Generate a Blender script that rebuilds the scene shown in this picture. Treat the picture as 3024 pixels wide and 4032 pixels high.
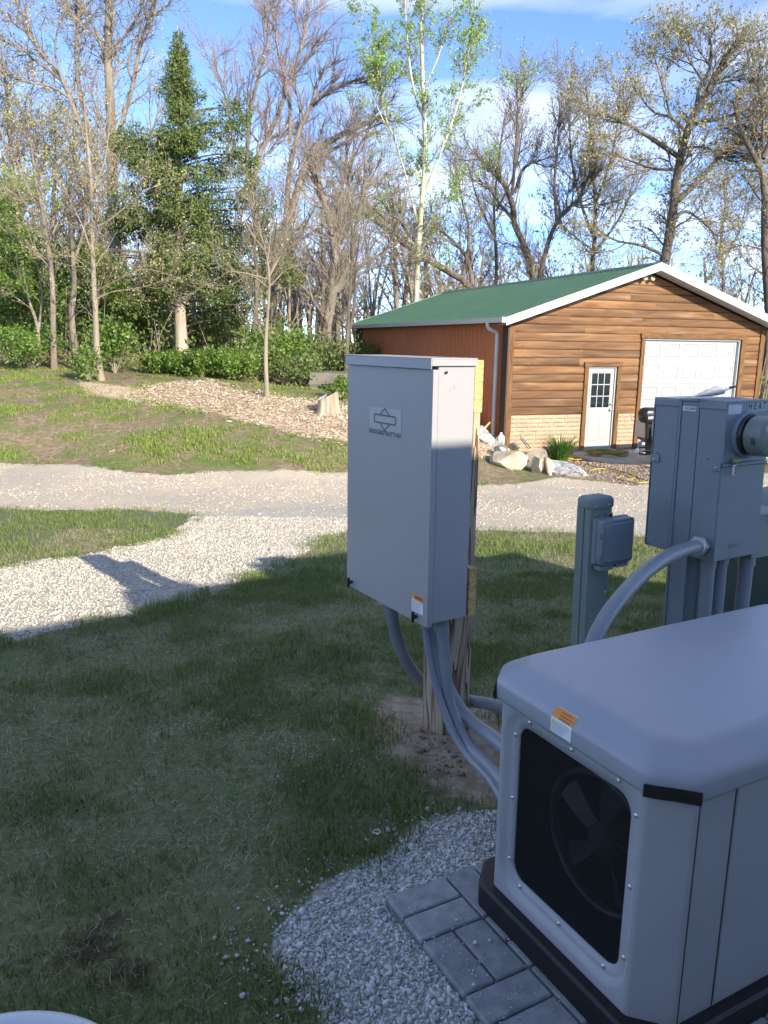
import bpy, bmesh, math, random
import numpy as np
from mathutils import Vector, Matrix, noise as mnoise

for o in list(bpy.data.objects):
    bpy.data.objects.remove(o)
SC = bpy.context.scene
COL = SC.collection
rng = np.random.default_rng(7)
random.seed(7)
R = math.radians

# ------------------------------------------------------------------ camera
CAM_H = 1.6
FPX, IW, IH = 3120.0, 3024, 4032
PITCH, ROLL = R(12.1), R(0.8)
fw = np.array([0, math.cos(PITCH), -math.sin(PITCH)])
rt = np.array([1.0, 0, 0])
up = np.cross(rt, fw)
c_, s_ = math.cos(ROLL), math.sin(ROLL)
rt, up = c_ * rt + s_ * up, -s_ * rt + c_ * up
cam_d = bpy.data.cameras.new("camera")
cam_d.sensor_fit = 'VERTICAL'
cam_d.sensor_height = 36.0
cam_d.lens = 36.0 * FPX / IH
cam_d.clip_start = 0.05
cam_d.clip_end = 2000
cam = bpy.data.objects.new("camera", cam_d)
COL.objects.link(cam)
mw = Matrix.Identity(4)
for i in range(3):
    mw[i][0], mw[i][1], mw[i][2] = rt[i], up[i], -fw[i]
mw[2][3] = CAM_H
cam.matrix_world = mw
SC.camera = cam

# ------------------------------------------------------------------ world
SUN_AZ, SUN_EL = 145.0, 22.5
wd = bpy.data.worlds.new("World")
SC.world = wd
wd.use_nodes = True
nt = wd.node_tree
nt.nodes.clear()
def N(tree, typ, **kw):
    n = tree.nodes.new(typ)
    for k, v in kw.items():
        if k.startswith('i_'):
            n.inputs[k[2:].replace('_', ' ')].default_value = v
        else:
            setattr(n, k, v)
    return n
sky = N(nt, 'ShaderNodeTexSky', sky_type='NISHITA', sun_disc=False)
sky.sun_elevation = R(SUN_EL)
sky.sun_rotation = R(SUN_AZ)
sky.altitude = 200
sky.air_density = 0.36
sky.dust_density = 0.0
sky.ozone_density = 2.2
tc = N(nt, 'ShaderNodeTexCoord')
sep = N(nt, 'ShaderNodeSeparateXYZ')
nt.links.new(tc.outputs['Generated'], sep.inputs[0])
zc = N(nt, 'ShaderNodeMath', operation='MAXIMUM'); zc.inputs[1].default_value = 0.0
nt.links.new(sep.outputs[2], zc.inputs[0])
za = N(nt, 'ShaderNodeMath', operation='ADD'); za.inputs[1].default_value = 0.14
nt.links.new(zc.outputs[0], za.inputs[0])
cx = N(nt, 'ShaderNodeMath', operation='DIVIDE'); cy = N(nt, 'ShaderNodeMath', operation='DIVIDE')
nt.links.new(sep.outputs[0], cx.inputs[0]); nt.links.new(za.outputs[0], cx.inputs[1])
nt.links.new(sep.outputs[1], cy.inputs[0]); nt.links.new(za.outputs[0], cy.inputs[1])
cmb = N(nt, 'ShaderNodeCombineXYZ')
nt.links.new(cx.outputs[0], cmb.inputs[0]); nt.links.new(cy.outputs[0], cmb.inputs[1])
mp = N(nt, 'ShaderNodeMapping')
mp.inputs['Rotation'].default_value = (0, 0, R(24))
mp.inputs['Scale'].default_value = (0.62, 1.15, 1.0)
mp.inputs['Location'].default_value = (0.2, 2.1, 0)
nt.links.new(cmb.outputs[0], mp.inputs[0])
cn = N(nt, 'ShaderNodeTexNoise'); cn.inputs['Scale'].default_value = 1.05
cn.inputs['Detail'].default_value = 9; cn.inputs['Roughness'].default_value = 0.52
cn.inputs['Distortion'].default_value = 0.35
nt.links.new(mp.outputs[0], cn.inputs['Vector'])
crp = N(nt, 'ShaderNodeValToRGB')
crp.color_ramp.elements[0].position = 0.46; crp.color_ramp.elements[0].color = (0, 0, 0, 1)
crp.color_ramp.elements[1].position = 0.67; crp.color_ramp.elements[1].color = (1, 1, 1, 1)
nt.links.new(cn.outputs[0], crp.inputs[0])
cmix = N(nt, 'ShaderNodeMixRGB'); cmix.inputs[2].default_value = (2.9, 3.05, 3.45, 1)
cf = N(nt, 'ShaderNodeMath', operation='MULTIPLY'); cf.inputs[1].default_value = 0.92
nt.links.new(crp.outputs[0], cf.inputs[0])
hsv = N(nt, 'ShaderNodeHueSaturation'); hsv.inputs['Saturation'].default_value = 1.02; nt.links.new(sky.outputs[0], hsv.inputs['Color'])
nt.links.new(cf.outputs[0], cmix.inputs[0]); nt.links.new(hsv.outputs[0], cmix.inputs[1])
bg = N(nt, 'ShaderNodeBackground'); bg.inputs[1].default_value = 0.15
nt.links.new(cmix.outputs[0], bg.inputs[0])
wo = N(nt, 'ShaderNodeOutputWorld')
nt.links.new(bg.outputs[0], wo.inputs[0])

# ------------------------------------------------------------------ sun
sd_ = bpy.data.lights.new("sun", 'SUN')
sd_.energy = 2.65
sd_.angle = R(0.53)
sd_.color = (1.0, 0.91, 0.75)
sun = bpy.data.objects.new("sun", sd_)
COL.objects.link(sun)
S_DIR = Vector((math.sin(R(SUN_AZ)) * math.cos(R(SUN_EL)), math.cos(R(SUN_AZ)) * math.cos(R(SUN_EL)), math.sin(R(SUN_EL))))
sun.rotation_euler = S_DIR.to_track_quat('Z', 'Y').to_euler()
sun.location = S_DIR * 40

vs = SC.view_settings
vs.view_transform = 'Standard'
vs.look = 'None'
vs.gamma = 1.0
vs.use_curve_mapping = False
vs.exposure = 1.72
SC.cycles.use_adaptive_sampling = True
SC.cycles.adaptive_threshold = 0.035
SC.cycles.max_bounces = 5
SC.cycles.diffuse_bounces = 3
SC.cycles.glossy_bounces = 3
SC.cycles.transparent_max_bounces = 12

# ------------------------------------------------------------------ projection helpers (pixel of the photo + real distance -> place)
def ray(px, py):
    return fw + rt * (px - IW / 2) / FPX - up * (py - IH / 2) / FPX
def at(px, py, y):
    d = ray(px, py)
    p = d * (y / d[1])
    return np.array([p[0], p[1], p[2] + CAM_H])

# ------------------------------------------------------------------ materials
MATS = {}
def rgb(c):
    return (c[0], c[1], c[2], 1.0)
def mat(name, cols, scale=6.0, rough=0.6, bump=0.0, bscale=None, metal=0.0, stretch=(1, 1, 1), ramp=(0.3, 0.7),
        rand=0.0, spec=0.5, island=False, transl=0.0, coat=0.0, detail=5, coords='Object', bdist=0.01, rvar=0.0):
    if name in MATS:
        return MATS[name]
    m = bpy.data.materials.new(name)
    m.use_nodes = True
    t = m.node_tree
    p = t.nodes['Principled BSDF']
    out = t.nodes['Material Output']
    p.inputs['Roughness'].default_value = rough
    p.inputs['Metallic'].default_value = metal
    p.inputs['Specular IOR Level'].default_value = spec
    if coat:
        p.inputs['Coat Weight'].default_value = coat
    if island:
        g = N(t, 'ShaderNodeNewGeometry')
        fac = g.outputs['Random Per Island']
        vec = None
    else:
        tcn = N(t, 'ShaderNodeTexCoord')
        mpn = N(t, 'ShaderNodeMapping')
        mpn.inputs['Scale'].default_value = stretch
        oi = N(t, 'ShaderNodeObjectInfo')
        ml = N(t, 'ShaderNodeMath', operation='MULTIPLY'); ml.inputs[1].default_value = 37.0 if coords == 'Object' else 0.0
        t.links.new(oi.outputs['Random'], ml.inputs[0])
        t.links.new(tcn.outputs[coords] if coords != 'World' else N(t, 'ShaderNodeNewGeometry').outputs['Position'], mpn.inputs['Vector'])
        t.links.new(ml.outputs[0], mpn.inputs['Location'])
        vec = mpn.outputs[0]
        nz = N(t, 'ShaderNodeTexNoise')
        nz.inputs['Scale'].default_value = scale
        nz.inputs['Detail'].default_value = detail
        t.links.new(vec, nz.inputs['Vector'])
        fac = nz.outputs[0]
    if len(cols) == 1:
        cols = [cols[0], cols[0]]
    cr = N(t, 'ShaderNodeValToRGB')
    el = cr.color_ramp.elements
    if island:
        ramp = (0.0, 1.0)
    el[0].position = ramp[0]; el[0].color = rgb(cols[0])
    el[1].position = ramp[1]; el[1].color = rgb(cols[-1])
    for i, c in enumerate(cols[1:-1]):
        e = el.new(ramp[0] + (ramp[1] - ramp[0]) * (i + 1) / (len(cols) - 1)); e.color = rgb(c)
    t.links.new(fac, cr.inputs[0])
    colout = cr.outputs[0]
    if rand:
        oi2 = N(t, 'ShaderNodeObjectInfo')
        mr = N(t, 'ShaderNodeMapRange'); mr.inputs['To Min'].default_value = 1 - rand; mr.inputs['To Max'].default_value = 1 + rand
        t.links.new(oi2.outputs['Random'], mr.inputs[0])
        hs = N(t, 'ShaderNodeHueSaturation')
        t.links.new(mr.outputs[0], hs.inputs['Value']); t.links.new(colout, hs.inputs['Color'])
        colout = hs.outputs[0]
    t.links.new(colout, p.inputs['Base Color'])
    if rvar and vec is not None:
        mr = N(t, 'ShaderNodeMapRange'); mr.inputs['To Min'].default_value = max(0.02, rough - rvar); mr.inputs['To Max'].default_value = min(1, rough + rvar)
        t.links.new(fac, mr.inputs[0]); t.links.new(mr.outputs[0], p.inputs['Roughness'])
    if bump and vec is not None:
        n2 = N(t, 'ShaderNodeTexNoise'); n2.inputs['Scale'].default_value = bscale or scale * 4; n2.inputs['Detail'].default_value = 4
        t.links.new(vec, n2.inputs['Vector'])
        b = N(t, 'ShaderNodeBump'); b.inputs['Strength'].default_value = bump; b.inputs['Distance'].default_value = bdist
        t.links.new(n2.outputs[0], b.inputs['Height']); t.links.new(b.outputs[0], p.inputs['Normal'])
    if transl:
        tr = N(t, 'ShaderNodeBsdfTranslucent'); mx = N(t, 'ShaderNodeMixShader'); mx.inputs[0].default_value = transl
        t.links.new(colout, tr.inputs[0]); t.links.new(p.outputs[0], mx.inputs[1]); t.links.new(tr.outputs[0], mx.inputs[2])
        t.links.new(mx.outputs[0], out.inputs[0])
    MATS[name] = m
    return m

# ------------------------------------------------------------------ mesh helpers
def setp(o, label=None, cat=None, group=None, kind=None):
    if label: o['label'] = label
    if cat: o['category'] = cat
    if group: o['group'] = group
    if kind: o['kind'] = kind
    return o
def link(name, me, material=None, parent=None, loc=None, rot=None, scale=None):
    o = bpy.data.objects.new(name, me)
    COL.objects.link(o)
    if material is not None and me is not None and len(me.materials) == 0:
        me.materials.append(material)
    if parent is not None: o.parent = parent
    if loc is not None: o.location = loc
    if rot is not None: o.rotation_euler = rot
    if scale is not None: o.scale = scale
    return o
def thing(name, label, cat, loc=(0, 0, 0), rotz=0.0, group=None, tilt=(0, 0)):
    o = bpy.data.objects.new(name, None)
    o.empty_display_size = 0.1
    COL.objects.link(o)
    o.location = loc
    o.rotation_euler = (tilt[0], tilt[1], R(rotz))
    return setp(o, label, cat, group)

class MB:
    def __init__(s):
        s.v = []; s.f = []; s.sm = []
    def add(s, vs, fs, smooth=False):
        k = len(s.v)
        s.v.extend([tuple(map(float, p)) for p in vs])
        for f in fs:
            s.f.append(tuple(i + k for i in f)); s.sm.append(smooth)
        return s
    def box(s, x0, x1, y0, y1, z0, z1):
        return s.add([(x0, y0, z0), (x1, y0, z0), (x1, y1, z0), (x0, y1, z0), (x0, y0, z1), (x1, y0, z1), (x1, y1, z1), (x0, y1, z1)],
                     [(0, 3, 2, 1), (4, 5, 6, 7), (0, 1, 5, 4), (1, 2, 6, 5), (2, 3, 7, 6), (3, 0, 4, 7)])
    def rings(s, rs, cap0=True, cap1=True, smooth=True, closed=True):
        n = len(rs[0]); vs = [p for r in rs for p in r]; fs = []
        for i in range(len(rs) - 1):
            for j in range(n if closed else n - 1):
                k = (j + 1) % n
                fs.append((i * n + j, i * n + k, (i + 1) * n + k, (i + 1) * n + j))
        s.add(vs, fs, smooth)
        if cap0: s.add(rs[0], [tuple(range(n - 1, -1, -1))])
        if cap1: s.add(rs[-1], [tuple(range(n))])
        return s
    def prism(s, poly, a, b, axis='z', smooth=False):
        def mk(p, t):
            return {'z': (p[0], p[1], t), 'y': (p[0], t, p[1]), 'x': (t, p[0], p[1])}[axis]
        return s.rings([[mk(p, a) for p in poly], [mk(p, b) for p in poly]], smooth=smooth)
    def tube(s, pts, rad, n=12, smooth=True, caps=True):
        P = [Vector(p) for p in pts]
        if not hasattr(rad, '__len__'): rad = [rad] * len(P)
        prev = None; rs = []
        for i, p in enumerate(P):
            t = (P[min(i + 1, len(P) - 1)] - P[max(i - 1, 0)]).normalized()
            if prev is None:
                a = Vector((0, 0, 1)) if abs(t.z) < 0.9 else Vector((1, 0, 0))
                u = t.cross(a).normalized()
            else:
                u = (prev - t * prev.dot(t)).normalized()
            prev = u; w = t.cross(u)
            rs.append([p + (u * math.cos(2 * math.pi * k / n) + w * math.sin(2 * math.pi * k / n)) * rad[i] for k in range(n)])
        return s.rings(rs, caps, caps, smooth)
    def lathe(s, prof, n=24, axis='z', c=(0, 0, 0), cap0=False, cap1=False, smooth=True):
        rs = []
        for (r, t) in prof:
            ring = []
            for k in range(n):
                a = 2 * math.pi * k / n; x, y = r * math.cos(a), r * math.sin(a)
                q = {'z': (x, y, t), 'y': (x, t, y), 'x': (t, x, y)}[axis]
                ring.append((q[0] + c[0], q[1] + c[1], q[2] + c[2]))
            rs.append(ring)
        return s.rings(rs, cap0, cap1, smooth)
    def mesh(s, name, bevel=0.0, seg=2, fixn=True):
        me = bpy.data.meshes.new(name)
        me.from_pydata(s.v, [], s.f)
        me.polygons.foreach_set('use_smooth', s.sm)
        if bevel or fixn:
            bm = bmesh.new(); bm.from_mesh(me)
            if bevel:
                bmesh.ops.remove_doubles(bm, verts=bm.verts, dist=1e-5)
                ed = [e for e in bm.edges if len(e.link_faces) == 2 and e.calc_face_angle(0) > R(28)]
                bmesh.ops.bevel(bm, geom=ed, offset=bevel, segments=seg, profile=0.6, affect='EDGES', clamp_overlap=True)
            bmesh.ops.recalc_face_normals(bm, faces=bm.faces)
            bm.to_mesh(me); bm.free()
        me.update()
        return me
    def obj(s, name, material, parent=None, bevel=0.0, seg=2, **kw):
        return link(name, s.mesh(name, bevel, seg), material, parent, **kw)

def box(name, material, parent, x0, x1, y0, y1, z0, z1, bevel=0.0, seg=2):
    return MB().box(x0, x1, y0, y1, z0, z1).obj(name, material, parent, bevel, seg)

def big(name, V, F, material, parent=None, smooth=False):
    V = np.asarray(V, np.float32).reshape(-1, 3); F = np.asarray(F, np.int32)
    k = F.shape[1]; me = bpy.data.meshes.new(name)
    me.vertices.add(len(V)); me.vertices.foreach_set('co', V.ravel())
    me.loops.add(F.size); me.loops.foreach_set('vertex_index', F.ravel())
    me.polygons.add(len(F)); me.polygons.foreach_set('loop_start', np.arange(0, F.size, k, dtype=np.int32))
    me.polygons.foreach_set('loop_total', np.full(len(F), k, np.int32))
    if smooth: me.polygons.foreach_set('use_smooth', np.ones(len(F), bool))
    me.update(calc_edges=True)
    return link(name, me, material, parent)

def text(name, s, size, material, parent, origin, xdir, ydir, align='CENTER', squeeze=1.0, spacing=1.0, offset=0.0):
    cu = bpy.data.curves.new(name, 'FONT'); cu.body = s; cu.size = size; cu.align_x = align; cu.align_y = 'CENTER'
    cu.space_character = spacing; cu.offset = offset; cu.resolution_u = 2
    tmp = bpy.data.objects.new(name + '_c', cu); COL.objects.link(tmp)
    dg = bpy.context.evaluated_depsgraph_get()
    me = bpy.data.meshes.new_from_object(tmp.evaluated_get(dg))
    bpy.data.objects.remove(tmp)
    X = Vector(xdir).normalized(); Y = Vector(ydir).normalized(); Z = X.cross(Y)
    M4 = Matrix.Identity(4)
    for i in range(3):
        M4[i][0], M4[i][1], M4[i][2], M4[i][3] = X[i] * squeeze, Y[i], Z[i], origin[i]
    me.transform(M4); me.materials.clear()
    return link(name, me, material, parent)

def rrect(y0, y1, z0, z1, r, n=5):
    pts = []
    for cy_, cz_, a0 in ((y1 - r, z1 - r, 0), (y0 + r, z1 - r, 90), (y0 + r, z0 + r, 180), (y1 - r, z0 + r, 270)):
        for k in range(n + 1):
            a = R(a0 + 90 * k / n); pts.append((cy_ + r * math.cos(a), cz_ + r * math.sin(a)))
    return pts
def smooth_path(pts, n=8):
    P = [np.array(p, float) for p in pts]; P = [2 * P[0] - P[1]] + P + [2 * P[-1] - P[-2]]; out = []
    for i in range(1, len(P) - 2):
        for k in range(n):
            t = k / n; a, b, c, d = P[i - 1], P[i], P[i + 1], P[i + 2]
            out.append(0.5 * ((2 * b) + (-a + c) * t + (2 * a - 5 * b + 4 * c - d) * t * t + (-a + 3 * b - 3 * c + d) * t ** 3))
    out.append(P[-2]); return out

def vnoise(x, y, seed=0):
    x = np.asarray(x, float); y = np.asarray(y, float)
    xi = np.floor(x).astype(np.int64); yi = np.floor(y).astype(np.int64); fx = x - xi; fy = y - yi
    fx = fx * fx * (3 - 2 * fx); fy = fy * fy * (3 - 2 * fy)
    def h(a, b):
        n = (a * 374761393 + b * 668265263 + seed * 974634777) & 0xffffffff
        n = ((n ^ (n >> 13)) * 1274126177) & 0xffffffff
        return ((n ^ (n >> 16)) & 0xffff) / 65535.0
    return (h(xi, yi) * (1 - fx) + h(xi + 1, yi) * fx) * (1 - fy) + (h(xi, yi + 1) * (1 - fx) + h(xi + 1, yi + 1) * fx) * fy
def fnoise(x, y, seed=0, oct=3):
    v = 0; a = 0.5; t = 0
    for k in range(oct):
        v = v + a * vnoise(x * 2 ** k, y * 2 ** k, seed + k); t += a; a *= 0.5
    return v / t
# ------------------------------------------------------------------ terrain
def zbase(y):
    return np.interp(y, [0, 3, 4.5, 6.9, 10, 13, 18.5, 60], [0, 0, -.1, -.33, -.55, -.72, -.93, -.93])
ctl = []
for x in (-8, -4, -1, 2, 6):
    for y in (-8, -3, 0, 2.5, 4.5, 7):
        ctl.append((x, y, 0.0))
for x in (-1, 2, 5, 9, 14):
    ctl.append((x, 10.5, 0.0)); 
for x in (2.5, 6, 10, 15):
    ctl.append((x, 13.5, 0.0))
for px_, py_, y in ((0, 2005, 9.9), (0, 1900, 12.2), (0, 1823, 14.2), (700, 1860, 13.2), (1370, 1866, 13.4), (0, 1700, 15.5), (700, 1700, 15.3), (1200, 1700, 15.3),
                    (1370, 1750, 14.6), (0, 1560, 18.5), (0, 1430, 24), (700, 1600, 17.2), (700, 1500, 21), (400, 1497, 20.5), (711, 1404, 27),
                    (1052, 1562, 18), (1290, 1612, 17), (1300, 1545, 20.5), (1300, 1555, 24), (-500, 1420, 22), (-500, 1800, 14), (1880, 1700, 17.2), (1940, 1790, 15.7), (2000, 1860, 14.4)):
    p = at(px_, py_, y); ctl.append((p[0], p[1], p[2] - zbase(p[1])))
for x, y, z in ((3.0, 18.2, -.95), (5, 19, -.97), (9.5, 20.6, -.98), (4, 17.2, -.90), (6.5, 17.5, -.95), (10, 18, -.96), (1.6, 20, -.1), (0.2, 26, -.35), (-1.2, 30, -.4), (4, 31, -.9), (12, 30, -.95),
                (-25, 30, 1.6), (-10, 40, 1.0), (0, 42, -.3), (20, 40, -1), (-50, 60, 2), (0, 80, 0), (60, 60, -1), (-60, 0, .6), (60, 0, -.6), (0, -60, 0), (0, 200, 0), (-200, 200, 2), (200, 200, -1), (-200, -100, 0), (200, -100, 0)):
    ctl.append((x, y, z - zbase(y)))
ctl = np.array(ctl)
_d = np.sqrt(((ctl[:, None, :2] - ctl[None, :, :2]) ** 2).sum(-1) + 0.3)
_w = np.linalg.solve(_d + 0.02 * np.eye(len(ctl)) * -1, ctl[:, 2] - ctl[:, 2].mean())
_m = ctl[:, 2].mean()
def tz(x, y):
    x = np.asarray(x, float); y = np.asarray(y, float); sh = x.shape
    xf, yf = x.ravel(), y.ravel(); out = np.empty(len(xf))
    for i in range(0, len(xf), 20000):
        a, b = xf[i:i + 20000], yf[i:i + 20000]
        d = np.sqrt((a[:, None] - ctl[None, :, 0]) ** 2 + (b[:, None] - ctl[None, :, 1]) ** 2 + 0.3)
        out[i:i + 20000] = d @ _w + _m
    z = out + zbase(yf)
    z = z + (fnoise(xf * .9, yf * .9, 3) - .5) * 0.05 + (fnoise(xf * 4, yf * 4, 9) - .5) * 0.025 * np.clip((yf - 1) / 3, 0, 1)
    # small sand mound round the transfer switch post, bank of chips by the stump
    z = z + 0.045 * np.exp(-(((xf - .22) / .38) ** 2 + ((yf - 2.85) / .33) ** 2))
    z = z + 0.028 * np.exp(-(((xf - .40) / .5) ** 2 + ((yf - 1.65) / .45) ** 2))
    c = at(760, 1510, 19.5); z = z + 0.12 * np.exp(-(((xf - c[0]) / .9) ** 2 + ((yf - c[1]) / .8) ** 2))
    c = at(980, 1560, 18.3); z = z + 0.05 * np.exp(-(((xf - c[0]) / 1.2) ** 2 + ((yf - c[1]) / .8) ** 2))
    return z.reshape(sh)
def z1(x, y): return float(tz(np.array([x]), np.array([y]))[0])
def ter(pts):
    """pixels -> points on the ground"""
    d = np.array([ray(*p) for p in pts]); lo = np.full(len(d), .2); hi = np.full(len(d), 90.)
    ts = np.concatenate([np.linspace(.8, 12, 90), np.linspace(12.2, 60, 160)])
    res = []
    for dd in d:
        P = dd[None, :] * (ts / dd[1])[:, None]; g = tz(P[:, 0], P[:, 1]); below = P[:, 2] + CAM_H < g
        i = int(np.argmax(below)) if below.any() else len(ts) - 1
        a = ts[max(i - 1, 0)]; b = ts[i]
        for _ in range(12):
            m = (a + b) / 2; q = dd * m / dd[1]
            if q[2] + CAM_H < z1(q[0], q[1]): b = m
            else: a = m
        q = dd * a / dd[1]; res.append((q[0], q[1]))
    return np.array(res)
def sdist(x, y, poly):
    """signed distance, + inside"""
    sh = np.shape(x); x = np.ravel(x); y = np.ravel(y); d = np.full(len(x), 1e9); ins = np.zeros(len(x), bool); n = len(poly)
    for i in range(n):
        a = poly[i]; b = poly[(i + 1) % n]; e = b - a; L = e @ e + 1e-12
        t = np.clip(((x - a[0]) * e[0] + (y - a[1]) * e[1]) / L, 0, 1)
        d = np.minimum(d, (x - a[0] - t * e[0]) ** 2 + (y - a[1] - t * e[1]) ** 2)
        c = (a[1] > y) != (b[1] > y)
        ins ^= c & (x < (b[0] - a[0]) * (y - a[1]) / (b[1] - a[1] + 1e-12) + a[0])
    return (np.where(ins, 1, -1) * np.sqrt(d)).reshape(sh)
c3 = lambda l: [(x * .904, 1200 + y * .904) for x, y in l]
path_near = c3([(0, 1482), (130, 1440), (380, 1385), (570, 1348), (900, 1270), (1000, 1230), (1180, 1150), (1400, 1040), (1510, 985)])
path_far = c3([(850, 915), (800, 960), (720, 1010), (560, 1045), (420, 1080), (200, 1105), (0, 1140)])
P_PATH = ter([(-500, 2700)] + path_near + [(1500, 1985), (1200, 1995), (900, 2005)] + path_far + [(-500, 2330)])
P_DRIVE = ter([(-900, 1800), (0, 1822), (362, 1838), (633, 1872), (814, 1860), (1365, 1864), (1700, 1890), (1862, 1915), (2046, 1905), (2200, 1878), (2336, 1893), (2497, 1912), (2700, 1880), (3300, 1850), (3900, 1850),
               (3900, 2160), (3024, 2135), (2560, 2110), (2200, 2092), (1860, 2086), (1600, 2060), (1365, 2085), (1100, 2040), (768, 2026), (640, 2014), (0, 2000), (-900, 1990)])
P_CHIP = ter([(300, 1500), (560, 1530), (700, 1508), (830, 1500), (900, 1530), (1100, 1562), (1365, 1592), (1600, 1600), (1600, 1775), (1365, 1742), (1200, 1712), (1000, 1662), (800, 1614), (600, 1588), (360, 1552)])
P_CHIP2 = ter([(1700, 1640), (1870, 1690), (1960, 1750), (1930, 1790), (1880, 1800), (1700, 1760)])
c9 = lambda l: [(900 + x / 1.3825, 3000 + y / 1.3825) for x, y in l]
P_PATCH = np.vstack([ter(c9([(1450, 282), (1130, 292), (960, 385), (850, 520), (650, 592), (500, 672), (430, 765), (270, 905), (230, 1080), (400, 1230), (550, 1440)])), np.array([[0.0, .9], [0.0, .2], [2.6, .6], [2.4, 2.6], [1.2, 2.55]])])
c7 = lambda l: [(1400 + x / 1.659, 2300 + y / 1.659) for x, y in l]
P_SAND = ter(c7([(120, 790), (250, 735), (430, 742), (740, 815), (950, 800), (1100, 1000), (1000, 1440), (760, 1440), (540, 1360), (400, 1190), (170, 1100), (105, 950)]))
P_SOIL = ter([(180, 3650), (420, 3560), (620, 3640), (700, 3850), (560, 4020), (250, 4000), (150, 3850)])
P_BED = ter([(2060, 1800), (2150, 1800), (2330, 1800), (2620, 1815), (2640, 1900), (2500, 1908), (2336, 1890), (2200, 1872), (2100, 1865)])
def masks(x, y):
    w = lambda P, s: np.clip(.5 + sdist(x, y, P) / (2 * s), 0, 1)
    m = {}
    m['path'] = w(P_PATH, .12); m['drive'] = w(P_DRIVE, .25); m['chip'] = np.maximum(w(P_CHIP, .4), w(P_CHIP2, .3))
    m['patch'] = w(P_PATCH, .05); m['sand'] = w(P_SAND, .10); m['soil'] = .72 * w(P_SOIL, .26) * np.clip(.4 + 1.3 * fnoise(x * 7, y * 7, 66), 0, 1); m['bed'] = w(P_BED, .2)
    bank = np.clip((y - 12) / 1.5, 0, 1)
    m['bank'] = bank
    return m
def axis(dense, mid, far, a0, a1, b0, b1, lo, hi):
    a = list(np.arange(a0, a1, dense)); l = list(np.arange(b0, a0, mid)); r = list(np.arange(a1, b1, mid))
    out = l + a + r; s = mid; v = out[-1]
    while v < hi: s *= 1.25; v += s; out.append(v)
    s = mid; v = out[0]; pre = []
    while v > lo: s *= 1.25; v -= s; pre.append(v)
    return np.array(pre[::-1] + out)
gx = axis(.055, .17, 0, -3.2, 2.6, -13, 13, -380, 380); gy = axis(.055, .17, 0, .8, 7.5, -3, 28, -200, 700)
GX, GY = np.meshgrid(gx, gy); GZ = tz(GX, GY)
nx, ny = len(gx), len(gy)
idx = np.arange(nx * ny).reshape(ny, nx)
gf = np.stack([idx[:-1, :-1], idx[:-1, 1:], idx[1:, 1:], idx[1:, :-1]], -1).reshape(-1, 4)
mk = masks(GX, GY)

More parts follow.
